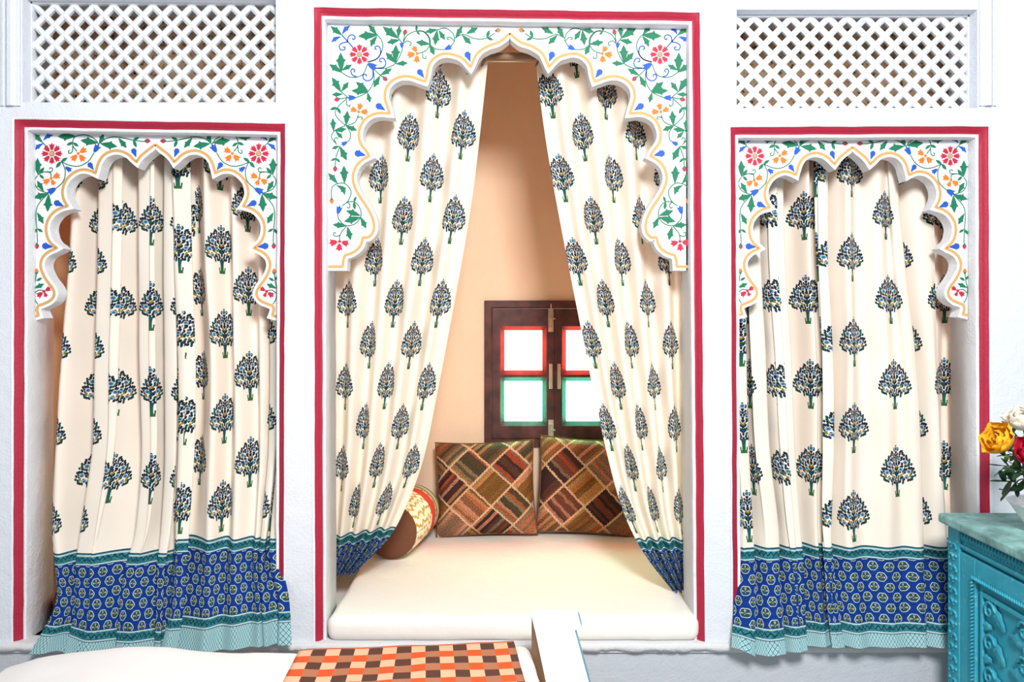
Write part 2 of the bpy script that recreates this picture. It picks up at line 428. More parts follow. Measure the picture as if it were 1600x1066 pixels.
# side niches are lower: a loft floor over each, its room seen through the lattice
ZL = P(0, 172)[2]+.02
for nm, x0, x1 in (('left', XL, -.765), ('right', .765, XR)):
    wallbox('ceiling_niche_'+nm, x0, x1, YW, YB, ZL-.06, ZL, M['sidealcove'])
    wallbox('wall_loft_'+nm, x0, x1, .40, .44, ZL, ZC, M['loft'])
WC = P(866, 583.5, YB)     # window centre
WW, WH = .345, .36         # half sizes
SIDEW = (-1.26, 1.24)
holes = []
for wx in (WC.x,)+SIDEW:
    holes.append([Vector((wx-WW, 0, WC.z-WH)), Vector((wx+WW, 0, WC.z-WH)), Vector((wx+WW, 0, WC.z+WH)), Vector((wx-WW, 0, WC.z+WH))])
wall_with_holes('wall_back', [Vector((XL-.1, 0, ZS-.06)), Vector((XR+.1, 0, ZS-.06)), Vector((XR+.1, 0, ZC)), Vector((XL-.1, 0, ZC))], holes, YB, YB+.12, M['alcove'])

# red chamfered frames (three sides) with a white inner bead and reveal
def inset(q, d):
    (tl, tr, br, bl) = [Vector(P(*c)) for c in q]
    return [bl+Vector((d, 0, 0)), tl+Vector((d, 0, -d)), tr+Vector((-d, 0, -d)), br+Vector((-d, 0, 0))]
INNER = {}
for i, k in enumerate('LCR'):
    prof = [(-.006, -.004), (-.0005, -.0055), (.001, .0005), (.007, .003), (.016, .010), (.0235, .022), (.0245, .0205), (.033, .0205), (.034, .024), (.034, YW), (-.0002, YW)]
    pm = [0, 0, 1, 1, 1, 0, 0, 0, 0, 0]
    bm = bmesh.new(); secs = []
    NS = 40
    base = inset(niches[k], 0)
    paths = []
    for d, y in prof:
        c4 = inset(niches[k], d); pts = []
        for s in range(3):
            for j in range(NS):
                p = c4[s].lerp(c4[s+1], j/NS); pts.append(p)
        pts.append(c4[3]); paths.append((pts, y))
    vv = []
    for (pts, y) in paths:
        vv.append([bm.verts.new((p.x+noise.noise((p.x*14, p.z*14, 1.3))*.0016, y+noise.noise((p.x*11, p.z*11, 5))*.0012*(0 < y < .1), p.z+noise.noise((p.x*14, p.z*14, 9.3))*.0016)) for p in pts])
    for a in range(len(vv)-1):
        for j in range(len(vv[0])-1):
            f = bm.faces.new((vv[a][j], vv[a][j+1], vv[a+1][j+1], vv[a+1][j])); f.material_index = pm[a]; f.smooth = True
    bmesh.ops.recalc_face_normals(bm, faces=bm.faces[:])
    tag(obj('trim_%d' % (i+1), bm, [M['whitepanel'], M['red']]), kind='structure')
    INNER[k] = inset(niches[k], .034)
# upright mouldings beside the lattices
for i, (a, bb) in enumerate(((3, 33), (1529, 1555))):
    x0, x1 = P(a, 0)[0], P(bb, 0)[0]; zb = P(0, 166)[2]; w_ = x1-x0
    bm = bmesh.new(); pr = [(0, .002), (0, -.008), (.12, -.010), (.16, -.003), (.24, -.006), (.40, -.017), (.60, -.018), (.76, -.008), (.82, -.003), (.86, -.010), (1, -.008), (1, .002)]
    l0 = [bm.verts.new((x0+u_*w_, y, zb)) for u_, y in pr]; l1 = [bm.verts.new((x0+u_*w_, y, 3.0)) for u_, y in pr]
    for j in range(len(pr)-1): bm.faces.new((l0[j], l0[j+1], l1[j+1], l1[j]))
    bm.faces.new(l0[::-1]); bm.faces.new(l1); bmesh.ops.recalc_face_normals(bm, faces=bm.faces[:])
    tag(obj('trim_%d' % (5+i), bm, M['white']), kind='structure')

# ---------------------------------------------------------------- lattice screens, every slat its own piece
def lattice(k, pitch_px, wslat, label):
    q = [P(*c) for c in lats[k]]
    x0, x1 = q[0].x+.0005, q[1].x-.0005; z0, z1 = q[3].z+.0005, max(q[0].z, q[1].z)-.0005
    y = .062; root = empty('lattice_screen', ((x0+x1)/2, y, z0))
    tag(root, label, 'lattice', 'plaster lattice screens')
    pit = pitch_px*(D+y)/F
    w2 = wslat/2
    for sgn in (1, -1):
        n0 = int(((x0-sgn*0)-(z1-z0))/pit)-2; off = (x0 % pit)
        cs = x0-(z1-z0)+pit*.25 if sgn > 0 else x0+pit*.25
        while cs < x1+(z1-z0):
            # line x = cs + sgn*(z-z0)
            pts = []
            for xx in (x0, x1):
                zz = z0+sgn*(xx-cs)
                if z0-1e-9 <= zz <= z1+1e-9: pts.append((xx, zz))
            for zz in (z0, z1):
                xx = cs+sgn*(zz-z0)
                if x0 < xx < x1: pts.append((xx, zz))
            cs += pit
            if len(pts) < 2: continue
            a, b_ = Vector((pts[0][0], 0, pts[0][1])), Vector((pts[-1][0], 0, pts[-1][1]))
            if len(pts) > 2:
                a, b_ = max(((Vector((p[0], 0, p[1])), Vector((r[0], 0, r[1]))) for p in pts for r in pts), key=lambda t: (t[0]-t[1]).length)
            if (a-b_).length < .03: continue
            t = (b_-a).normalized(); nn = Vector((-t.z, 0, t.x))
            prf = [(-w2, .012), (-w2, -.001), (-w2*.25, -.009), (w2*.25, -.009), (w2, -.001), (w2, .012)]
            e = 0.0 if sgn > 0 else .0006
            vs_ = []
            mid = (a+b_)/2
            for end in (a, b_):
                for d, yy in prf: vs_.append(end-mid+nn*d+Vector((0, yy+e, 0)))
            fs = [(j, (j+1) % 6, 6+(j+1) % 6, 6+j) for j in range(6)]+[tuple(range(5, -1, -1)), tuple(range(6, 12))]
            pyobj('slat', vs_, fs, M['jali'], root, (mid.x-root.location.x, 0, mid.z-root.location.z))
    # rim
    for nm, (ax, bx, az, bz) in {'bottom': (x0, x1, z0, z0+.006), 'left': (x0, x0+.004, z0, z1), 'right': (x1-.004, x1, z0, z1), 'top': (x0, x1, z1-.006, z1)}.items():
        r = boxobj('rim', ax-root.location.x, bx-root.location.x, -.012, .014, az-z0, bz-z0, M['jali'], root)
lattice('L', 30.6, .0205, 'white diagonal lattice screen above the left curtained niche')
lattice('R', 29.2, .0215, 'white diagonal lattice screen above the right curtained niche')

# ---------------------------------------------------------------- arched panels with painted vines
YP, TP = .070, .058     # panel front and thickness
g_center = [(795, 50.7), (786.2, 59.3), (776.5, 65.8), (763.5, 70), (752.8, 75.5), (744, 83), (738.7, 92.7), (733.8, 104.6), None,
 (726.9, 96), (718, 88.4), (705, 84), (692, 83), (680.5, 87.4), (671.9, 95), (667.5, 105.7), (665.4, 117.6), (662.5, 126.6), None,
 (652.6, 123), (639.6, 118.8), (626.7, 118.6), (614.8, 123), (606, 130.5), (601, 140), (600, 153), (603.4, 164), (607.7, 177), None,
 (596.5, 175.5), (583.5, 177), (571.7, 183), (564, 192), (559.6, 204), (559.6, 215.7), (563, 225), (570, 234), (575.5, 243), None,
 (566.8, 247.5), (557, 256), (551.5, 267), (549.9, 279.7), (553.9, 293.8), (562, 308), (572.6, 324), (579.7, 338), (583, 352), (580.8, 363), (573.8, 370), (565.6, 370), None,
 (563, 380.6), (557, 388.8), (548, 394.6), (537.5, 398), None, (535, 406), (534.4, 415.7), None, (505, 415.7)]
g_side = [(242.8, 225.8), (233.9, 232.6), (224.6, 239.8), (218.4, 246), (213.3, 253.3), None,
 (208, 248.5), (202, 242.5), (192.6, 237.4), (181.3, 235.3), (170, 237.8), (160.7, 244), (154.5, 253.3), (151.4, 262.5), (149.3, 270.8), None,
 (142, 267.2), (131.8, 265), (119.4, 267.7), (108, 276), (100.8, 286.3), (97.7, 299.7), (99.8, 312), (106, 322.4), None,
 (96.7, 324.5), (85.3, 330.7), (77, 340), (72.5, 351.3), (72.5, 363.7), (76, 375), (82.2, 382.5), (89.5, 387.5), None,
 (78, 392.4), (68.8, 399.6), (64, 409), (64, 419), (67.8, 429.5), (74, 439.9), (81.2, 449), (84.7, 457.4), (83.3, 464.6), (77, 470.8), (67.8, 475), (59.5, 478), None,
 (58.0, 485), (60.5, 493), None, (44, 497)]
def smooth_path(g):
    out = []; seg = []
    for p in g+[None]:
        if p is None:
            if len(seg) > 1: out += cr(seg, 3)[(0 if not out else 1):]
            seg = [seg[-1]] if seg else []
        else: seg.append(p)
    return out
def offset_path(pts, d):
    """shift a polyline by d (pixels) to its right-hand side with limited miters"""
    res = []
    for i, p in enumerate(pts):
        a = pts[max(i-1, 0)]; c_ = pts[min(i+1, len(pts)-1)]
        d1 = Vector((p[0]-a[0], p[1]-a[1])); d2 = Vector((c_[0]-p[0], c_[1]-p[1]))
        if d1.length < 1e-6: d1 = d2
        if d2.length < 1e-6: d2 = d1
        d1.normalize(); d2.normalize()
        n1 = Vector((d1.y, -d1.x)); n2 = Vector((d2.y, -d2.x)); nm = n1+n2
        if nm.length < .2: nm = n1.copy()
        nm.normalize(); k = 1/max(.62, nm.dot(n1))
        res.append((p[0]+nm.x*d*k, p[1]+nm.y*d*k))
    return res
class Frame2:
    """2-D painting plane of a panel: template pixels -> local (x, z) metres, mirrored or not"""
    def __init__(s, axis, axis_t, sx, sy, y_t, y_p, root):
        s.a, s.at, s.sx, s.sy, s.yt, s.yp, s.root = axis, axis_t, sx, sy, y_t, y_p, root
    def q(s, p, mir, lift=0.0):
        px = s.a+(p[0]-s.at)*s.sx*(-1 if mir else 1); py = s.yp+(p[1]-s.yt)*s.sy
        w_ = P(px, py, YP); return Vector((w_.x-s.root.location.x, -lift, w_.z-s.root.location.z))
LEAF = [(0, .025), (.18, .09), (.36, .15), (.48, .17), (.60, .27), (.66, .15), (.78, .11), (1.0, 0)]
ARROW = [(0, .06), (.10, .34), (.02, .42), (.22, .36), (.30, .52), (.46, .34), (.7, .20), (1, 0)]
LENS = [(0, .02), (.2, .17), (.45, .24), (.7, .18), (1, 0)]
TULIP = [(0, .05), (.18, .24), (.45, .34), (.66, .38), (.92, .50), (.80, .20), (1.08, 0)]
DROP = [(0, .05), (.10, .28), (.35, .42), (.65, .34), (1, 0)]
def poly_from(shape, base, tip, wide, bend=0):
    b = Vector(base); t = Vector(tip); ax = t-b; L = ax.length; n = Vector((-ax.y, ax.x))
    pts = []
    for x, w_ in shape: pts.append(b+ax*x+n*(w_*wide+bend*math.sin(x*math.pi)*.12))
    for x, w_ in reversed(shape):
        if w_ > 0: pts.append(b+ax*x+n*(-w_*wide+bend*math.sin(x*math.pi)*.12))
    return pts
def painted(name, fr, polys, mats, mir, lift):
    verts, faces, fm = [], [], []
    for poly, mi in polys:
        i0 = len(verts); verts += [fr.q(p, mir, lift) for p in poly]
        idx = list(range(i0, len(verts)))
        faces.append(tuple(idx if mir else idx[::-1])); fm.append(mi)
    o = pyobj(name, verts, faces, mats, fr.root, fm=fm)
    # make every normal face the room
    me = o.data; bm = bmesh.new(); bm.from_mesh(me)
    for f in bm.faces:
        if f.normal.y > 0: f.normal_flip()
    bm.to_mesh(me); bm.free()
    return o
def ribbon_obj(name, fr, pts, wpx, mat, mir, lift, sub=6, taper=True):
    pts = cr(pts, sub) if sub else pts
    verts, faces = [], []
    for i, p in enumerate(pts):
        a = pts[max(i-1, 0)]; c_ = pts[min(i+1, len(pts)-1)]
        t = Vector((c_[0]-a[0], c_[1]-a[1])); t = t.normalized() if t.length > 1e-9 else Vector((1, 0)); n = Vector((-t.y, t.x))
        ww = wpx/2
        verts += [fr.q((p[0]+n.x*ww, p[1]+n.y*ww), mir, lift), fr.q((p[0]-n.x*ww, p[1]-n.y*ww), mir, lift)]
    for i in range(len(pts)-1): faces.append((2*i, 2*i+1, 2*i+3, 2*i+2))
    o = pyobj(name, verts, faces, mat, fr.root)
    bm = bmesh.new(); bm.from_mesh(o.data)
    for f in bm.faces:
        if f.normal.y > 0: f.normal_flip()
    bm.to_mesh(o.data); bm.free()
    return o
def circ(c, r, n=14): return [(c[0]+r*math.cos(k*2*math.pi/n), c[1]+r*math.sin(k*2*math.pi/n)) for k in range(n)]
def rose8(fr, c, r, mir):
    polys = []
    for k in range(8):
        a = k*math.pi/4+math.pi/2; d = Vector((math.cos(a), math.sin(a)))
        polys.append((poly_from(TULIP, Vector(c)+d*r*.30, Vector(c)+d*r*.96, .86), 0))
    polys += [(circ(c, r*.25, 16), 1), (circ(c, r*.19, 16), 2)]
    # lift the centre rings a touch over the petals
    painted('painted_flower', fr, polys[:8], [M['crim'], M['green'], M['pink']], mir, .0009)
    painted('flower_centre', fr, polys[8:9], [M['green'], M['green'], M['pink']], mir, .0011)
    painted('flower_centre', fr, [(polys[9][0], 0)], [M['pink']], mir, .0014)
def petals(fr, c, tips, mat, mir, wide=1.0, dot=True):
    polys = [(poly_from(TULIP, Vector(c)+(Vector(t)-Vector(c))*.22, t, wide), 0) for t in tips]
    if dot: painted('flower_centre', fr, [(circ(c, 2.4), 0)], [mat], mir, .0013)
    painted('painted_flower', fr, polys, [mat], mir, .0009)
def bud(fr, c, d, mat, mir, r=4.6):
    d = Vector(d).normalized(); c = Vector(c)
    painted('painted_bud', fr, [(poly_from(DROP, c-d*r*.8, c+d*r*1.15, .95), 0)], [mat], mir, .0009)
    painted('bud_sepal', fr, [(poly_from(TULIP, c-d*r*1.15, c-d*r*.05, .95), 0)], [M['green']], mir, .0012)
_lf = [0]
def lf():
    _lf[0] = (_lf[0]+1) % 40; return _lf[0]*6e-6
def paint_panel(fr, T):
    for mir in (False, True):
        for st, colr, wd in T['stems']: ribbon_obj('painted_stem', fr, st, wd, M[colr], mir, .0006)
        for b, t, bd in T['leaves']: painted('painted_leaf', fr, [(poly_from(LEAF, b, t, 1.0, bd), 0)], [M['green']], mir, .0008+lf())
        for b, t in T['small']: painted('painted_leaf', fr, [(poly_from(LENS, b, t, .9), 0)], [M['green']], mir, .0008)
        for b, t, bd in T['blues']: painted('painted_leaf', fr, [(poly_from(LEAF, b, t, .9, bd), 0)], [M['blue']], mir, .0008+lf())
        for b, t in T['bells']: painted('painted_bellflower', fr, [(poly_from(TULIP, b, t, .8), 0)], [M['blue']], mir, .0011+lf())
        for b, t in T['arrows']: painted('painted_bluebud', fr, [(poly_from(ARROW, b, t, .62), 0)], [M['blue']], mir, .0008+lf())
        for c_, r in T['roses']: rose8(fr, c_, r, mir)
        for c_, tips, colr in T['petals']: petals(fr, c_, tips, M[colr], mir)
        for c_, d, colr in T['buds']: bud(fr, c_, d, M[colr], mir)
def tf(kx, ky, s):
    return lambda *pts: [(kx+s*p[0], ky+s*p[1]) for p in pts]
A = tf(480, 0, .2157); B = tf(480, 200, .2345); C = tf(660, 0, .2157); S = tf(10, 180, .2064); S2 = tf(10, 380, .2064)
def L(f, *prs): return [tuple(f(p[0], p[1]))+((p[2] if len(p) > 2 else 0),) for p in prs]
def Q(f, *prs): return [tuple(f(p[0], p[1])) for p in prs]
def G(f, colr, wd, *paths): return [(f(*p), colr, wd) for p in paths]
TC = {
 'leaves': L(A, ((245, 250), (162, 186)), ((497, 247), (438, 176)), ((500, 250), (360, 258)), ((500, 258), (452, 338), .6), ((240, 515), (235, 374)), ((242, 520), (152, 460)), ((245, 505), (318, 464)),
   ((632, 450), (636, 318)), ((630, 450), (560, 374)), ((635, 458), (724, 452)), ((652, 272), (540, 190)), ((652, 268), (662, 180)), ((662, 285), (568, 306)),
   ((880, 315), (778, 300)), ((885, 322), (915, 395)), ((525, 540), (608, 492)), ((520, 545), (474, 632)), ((432, 655), (345, 588)), ((432, 660), (312, 652)), ((430, 665), (450, 742)),
   ((237, 660), (172, 555)), ((242, 658), (295, 588)), ((250, 678), (170, 682)), ((275, 905), (285, 795)), ((275, 908), (356, 942)), ((185, 945), (178, 850)), ((190, 942), (280, 930)), ((200, 948), (252, 1000)))
  + L(B, ((210, 115), (156, 136)), ((212, 120), (258, 214)), ((243, 362), (238, 245)), ((195, 365), (134, 296)), ((190, 378), (246, 446), -1.6), ((347, 580), (252, 546)), ((347, 592), (238, 620)), ((350, 590), (388, 668)), ((255, 648), (162, 640)), ((262, 655), (284, 746)))
  + L(C, ((102, 210), (12, 228)), ((100, 215), (84, 326)), ((112, 215), (158, 288)), ((45, 325), (80, 396)), ((234, 268), (282, 186)), ((312, 240), (396, 196)), ((282, 250), (348, 318))),
 'small': Q(A, ((785, 222), (785, 178)), ((785, 222), (812, 250)), ((210, 775), (156, 790)), ((212, 775), (236, 822)))
  + Q(B, ((185, 198), (150, 215)), ((185, 198), (215, 226)), ((305, 490), (320, 450)), ((305, 490), (312, 542)))
  + Q(C, ((460, 268), (478, 212)), ((462, 270), (508, 286))),
 'blues': L(A, ((247, 245), (306, 182), -.8), ((238, 262), (166, 304), .8)),
 'bells': Q(A, ((682, 345), (676, 300)), ((345, 703), (285, 705)), ((432, 455), (494, 494))) + Q(B, ((262, 90), (222, 108)), ((197, 570), (212, 515))) + Q(C, ((155, 354), (205, 330))),
 'arrows': Q(C, ((312, 370), (342, 446))) + Q(A, ((796, 500), (842, 562)), ((492, 752), (562, 797))) + Q(B, ((310, 160), (388, 180))),
 'roses': [(A((372, 390))[0], 16.4)],
 'petals': [(A((790, 384))[0], A((762, 330), (718, 396), (786, 450)), 'orange'), (A((366, 806))[0], A((380, 744), (308, 782), (434, 806)), 'orange'), (B((210, 752))[0], B((142, 764), (206, 816), (270, 770)), 'crim')],
 'buds': [(A((702, 230))[0], (.3, -1), 'crim'), (A((557, 566))[0], (.8, .8), 'crim'), (A((210, 716))[0], (-1, .3), 'crim'), (B((180, 268))[0], (0, 1), 'crim'), (B((157, 482))[0], (0, 1), 'orange'), (C((540, 216))[0], (1, -.2), 'orange')],
 'stems': G(A, 'blue', 2.0, [(325, 340), (285, 295), (245, 250)], [(285, 300), (292, 262), (318, 248), (340, 262), (332, 282), (318, 274)], [(285, 300), (245, 308), (226, 330), (236, 356), (262, 356), (266, 338), (250, 336)],
    [(430, 445), (492, 425), (524, 385), (518, 338), (492, 330), (484, 348), (498, 354)], [(352, 552), (322, 540), (310, 512), (322, 494), (338, 506), (330, 520)], [(500, 490), (548, 482), (562, 450), (546, 420), (522, 422), (520, 440), (536, 444)], [(470, 508), (466, 560), (430, 582), (402, 566), (398, 542), (416, 534), (424, 550)])
  + G(A, 'green', 1.6, [(430, 445), (500, 420), (540, 345), (530, 285), (492, 240)], [(430, 460), (400, 530), (350, 555), (290, 550), (242, 518)], [(490, 488), (560, 490), (632, 455), (676, 375), (682, 345)], [(684, 310), (652, 270)], [(690, 300), (698, 250)],
    [(690, 302), (720, 250), (780, 222), (840, 225), (880, 270), (885, 318)], [(690, 312), (716, 292), (744, 304), (742, 324), (730, 322)], [(800, 382), (850, 365), (884, 320)], [(830, 380), (832, 414), (852, 418), (854, 402)], [(475, 495), (522, 540), (548, 560)],
    [(472, 500), (476, 580), (432, 660), (345, 704)], [(285, 700), (237, 657)], [(232, 712), (285, 702)], [(282, 708), (215, 772), (200, 832), (272, 906)], [(280, 718), (278, 752), (300, 766), (304, 752)], [(365, 825), (340, 880), (276, 908)], [(356, 848), (384, 842), (394, 856), (382, 860)],
    [(275, 906), (305, 958), (298, 1012), (250, 1034)], [(268, 906), (192, 942), (170, 992), (210, 1044)], [(200, 1030), (190, 1004), (206, 992), (214, 1006)])
  + G(B, 'green', 1.6, [(212, 118), (186, 190), (181, 245)], [(155, 462), (160, 392), (205, 365), (250, 370), (286, 420), (266, 482), (226, 515)], [(258, 488), (278, 508), (272, 530), (258, 522)], [(266, 488), (310, 490), (345, 530), (350, 590), (310, 636), (250, 646), (206, 606), (197, 568)], [(255, 652), (216, 700), (209, 742)], [(212, 712), (184, 718), (168, 706), (176, 692), (186, 698)])
  + G(C, 'green', 1.6, [(-35, 222), (0, 225), (38, 268), (46, 322)], [(100, 212), (160, 200), (212, 236), (226, 290), (196, 335)], [(48, 320), (90, 350), (156, 355)], [(222, 290), (200, 270), (176, 266), (174, 280), (188, 282)], [(230, 272), (290, 245), (370, 275), (450, 275), (515, 238)])}
TS = {
 'leaves': L(S, ((275, 207), (204, 140)), ((522, 160), (388, 162)), ((692, 210), (560, 190)), ((703, 216), (738, 140)), ((715, 216), (842, 238)), ((850, 175), (912, 250)), ((238, 450), (236, 322)), ((282, 578), (232, 494)), ((318, 595), (203, 628)), ((320, 600), (312, 734)), ((235, 738), (282, 824)))
  + L(S2, ((212, 342), (288, 308))),
 'small': Q(S, ((415, 352), (464, 322)), ((415, 352), (374, 400)), ((505, 206), (455, 228)), ((505, 208), (548, 238)), ((960, 188), (1008, 168)), ((962, 190), (986, 246)), ((248, 446), (288, 394)), ((250, 450), (288, 484)), ((232, 860), (198, 902)), ((236, 860), (278, 886)))
  + Q(S2, ((224, 282), (196, 246)), ((228, 286), (272, 262))),
 'blues': L(S, ((280, 192), (356, 152), -1.2), ((280, 215), (216, 268), .8)),
 'bells': Q(S, ((448, 392), (492, 424)), ((664, 282), (700, 222)), ((376, 554), (312, 590))),
 'arrows': Q(S, ((958, 252), (984, 322)), ((622, 360), (664, 418)), ((362, 656), (438, 690)), ((270, 988), (358, 998))),
 'roses': [(S((345, 292))[0], 16.8)],
 'petals': [(S((545, 290))[0], S((604, 254), (496, 342), (590, 346)), 'orange'), (S((340, 478))[0], S((404, 450), (282, 516), (362, 530)), 'orange'), (S2((286, 366))[0], S2((334, 338), (234, 404), (304, 408)), 'crim')],
 'buds': [(S((1068, 196))[0], (1, 0), 'crim'), (S((232, 990))[0], (0, 1), 'crim'), (S2((229, 215))[0], (0, -1), 'orange')],
 'stems': G(S, 'green', 1.6, [(272, 205), (305, 238)], [(415, 352), (480, 380), (550, 386), (620, 350), (664, 285)], [(535, 275), (502, 225), (520, 165), (600, 150), (668, 180), (702, 225)], [(503, 235), (498, 278), (476, 290), (470, 272), (482, 266)], [(705, 216), (760, 176), (840, 165), (960, 190), (1045, 200)],
   [(420, 355), (446, 420), (432, 500), (376, 555)], [(238, 455), (214, 500), (240, 560), (312, 590)], [(238, 450), (290, 430), (334, 438), (338, 468)], [(300, 430), (340, 428), (350, 406), (334, 398), (326, 410)], [(312, 598), (240, 680), (225, 760), (232, 870), (236, 965)])
  + G(S2, 'green', 1.6, [(226, 240), (220, 290), (208, 350), (214, 420), (238, 462)], [(210, 382), (245, 356), (286, 362)])}
def arch_panel(k, g, axis, axis_t, sx, sy, y_t, y_p, T, label):
    q = INNER[k]; mid = (q[1]+q[2])/2
    root = empty('arched_panel', (mid.x, YP, mid.z)); tag(root, label, 'arch panel', 'scalloped arch panels with painted vines')
    fr = Frame2(axis, axis_t, sx, sy, y_t, y_p, root)
    gold = smooth_path(g); edge = offset_path(gold, -6.2)
    if False: pass
    # side the edge lies on: it must be nearer to the opening (lower at the apex)
    if edge[0][1] < gold[0][1]: edge = offset_path(gold, 6.2)
    edge = [(min(p[0], axis_t-.25), p[1]) for p in edge]
    edge[0] = (axis_t, edge[0][1]); gold[0] = (axis_t, gold[0][1])
    el = [fr.q(p, False) for p in edge]; er = [fr.q(p, True) for p in edge][::-1]
    xl = q[1].x-root.location.x-.0; xr = q[2].x-root.location.x
    zt = max(q[1].z, q[2].z)-root.location.z
    el[-1].x = xl; er[0].x = xr
    for p in el: p.x = max(p.x, xl)
    for p in er: p.x = min(p.x, xr)
    jit = lambda p: Vector((p.x+noise.noise((p.x*60, p.z*60, 2))*.0012, p.y, p.z+noise.noise((p.x*60, p.z*60, 8))*.0012))
    el = [el[0]]+[jit(p) for p in el[1:-1]]+[el[-1]]; er = [er[0]]+[jit(p) for p in er[1:-1]]+[er[-1]]
    loop = [Vector((xl, 0, q[1].z-root.location.z))]+el[::-1]+er[::-1][1:]+[Vector((xr, 0, q[2].z-root.location.z))]
    bm = bmesh.new(); fv = [bm.verts.new(p) for p in loop]
    es = [bm.edges.new((fv[i], fv[(i+1) % len(fv)])) for i in range(len(fv))]
    bmesh.ops.triangle_fill(bm, use_beauty=True, use_dissolve=False, edges=es)
    r = bmesh.ops.extrude_face_region(bm, geom=bm.faces[:])
    bmesh.ops.translate(bm, vec=(0, TP, 0), verts=[e for e in r['geom'] if isinstance(e, bmesh.types.BMVert)])
    bmesh.ops.recalc_face_normals(bm, faces=bm.faces[:])
    obj('panel_board', bm, M['whitepanel'], root)
    full = [(p[0], p[1]) for p in gold]
    for mir in (False, True):
        pts = [p for p in full if True]
        ribbon_obj('gold_outline', fr, pts, 4.4, M['gold'], mir, .0007, sub=0)
    paint_panel(fr, T)
arch_panel('C', g_center, 796.5, 795, 1, 1, 50, 51, TC, 'tall central scalloped arch panel painted with flowering vines')
arch_panel('L', g_side, 242.8, 242.8, 1, 1, 225, 225, TS, 'scalloped arch panel painted with vines over the left niche')
arch_panel('R', g_side, 1332, 242.8, .945, .978, 225, 229, TS, 'scalloped arch panel painted with vines over the right niche')

# ---------------------------------------------------------------- curtain poles and rings
def pole(px0, px1, py, y, rings, label):
    a, b_ = P(px0, py, y), P(px1, py, y); root = empty('curtain_pole', (a+b_)/2); tag(root, label, 'curtain pole', 'poles behind the arches')
    bm = bmesh.new(); tube(bm, [a-root.location, b_-root.location], .013, 14); obj('rod', bm, M['rod'], root)
    bm = bmesh.new(); tube(bm, [a-root.location+Vector((0, -.004, -.021)), b_-root.location+Vector((0, -.004, -.021))], .0016, 6); obj('wire', bm, M['brass'], root)
    for px in rings:
        c_ = P(px, py, y)-root.location; bm = bmesh.new()
        tube(bm, [c_+Vector((.020*math.sin(t)*.6, .020*math.cos(t), -.012+.024*math.sin(t)*-1 if False else -.012-.024*math.cos(t+1.57))) for t in [k*2*math.pi/20 for k in range(21)]], .0022, 6, cap=False)
        obj('ring', bm, M['metal'], root, smooth=True)
pole(468, 1128, 88, .185, (692, 757, 842, 1002, 1040), 'slim pole with wire and rings behind the central arch')
pole(64, 468, 226, .205, (150, 300), 'slim pole carrying the curtains of the left niche')
pole(1128, 1518, 230, .205, (1200, 1400), 'slim pole carrying the curtains of the right niche')

# ---------------------------------------------------------------- curtains
def curtain(name, pys, ys, toks, label, group, u0=0.0, v0=0.0, ref=2, vscale=1.0, nv=10, nu=6, wr=.0025, depf=None, seed=0, pyf=None):
    """toks: ('p', xs, d) plain point | ('L', xs, w, d) fold whose right-hand lobe overlaps | ('R', ...) mirrored; xs one per row"""
    R = []
    for i, py in enumerate(pys):
        k = depf[i] if depf else 1.0; row = []
        for t in toks:
            x = t[1][i]
            if t[0] == 'p': row.append((x, t[2]*k))
            elif t[0] == 'L':
                w_, d = t[2]*(.35+.65*k), t[3]*k; row += [(x+.15*w_, d), (x+w_, d*.78), (x+.4*w_, d*.22), (x, -.002*k), (x+.9*w_, -.008*k)]
            else:
                w_, d = t[2]*(.35+.65*k), t[3]*k; row += [(x-.9*w_, -.008*k), (x, -.002*k), (x-.4*w_, d*.22), (x-w_, d*.78), (x-.15*w_, d)]
        pts = []
        for j, (x, d) in enumerate(row):
            yy = ys[i]+d; pyy = py+(pyf(i, x) if pyf else 0)
            p = P(x, pyy, ys[i]); pts.append((p.x, yy, p.z))
        R.append(cr(pts, nu))
    ncol = len(R[0]); grid = []
    for j in range(ncol): grid.append(cr([r[j] for r in R], nv))
    nrow = len(grid[0])
    # u from the arc length of the reference row, v from height run of each column mean
    ri = ref*nv; us = [0.0]; rws = [ri] if ref != 2 else [k*nv for k in range(len(pys))]
    for j in range(1, ncol): us.append(us[-1]+sum((Vector(grid[j][k])-Vector(grid[j-1][k])).length for k in rws)/len(rws))
    vv = [0.0]*nrow
    mean = [Vector((0, sum(grid[j][i][1] for j in range(ncol))/ncol, sum(grid[j][i][2] for j in range(ncol))/ncol)) for i in range(nrow)]
    for i in range(nrow-2, -1, -1): vv[i] = vv[i+1]+(mean[i]-mean[i+1]).length*vscale
    verts = []
    for j in range(ncol):
        for i in range(nrow):
            x, y, z = grid[j][i]
            y += noise.noise((us[j]*9+seed, z*3.0, seed))*wr*2+noise.noise((us[j]*30+seed, z*8, seed+4))*wr
            verts.append((x, y, z))
    faces = [(j*nrow+i, (j+1)*nrow+i, (j+1)*nrow+i+1, j*nrow+i+1) for j in range(ncol-1) for i in range(nrow-1)]
    o = pyobj(name, verts, faces, M['fabric'], smooth=True)
    uvl = o.data.uv_layers.new(name='UVMap')
    for lp in o.data.loops:
        j, i = divmod(lp.vertex_index, nrow); uvl.data[lp.index].uv = (us[j]+u0, vv[i]+v0)
    return tag(o, label, 'curtain', group)
GL, GC, GR = 'printed curtains of the left niche', 'printed curtains tied apart in the central arch', 'printed curtains of the right niche'
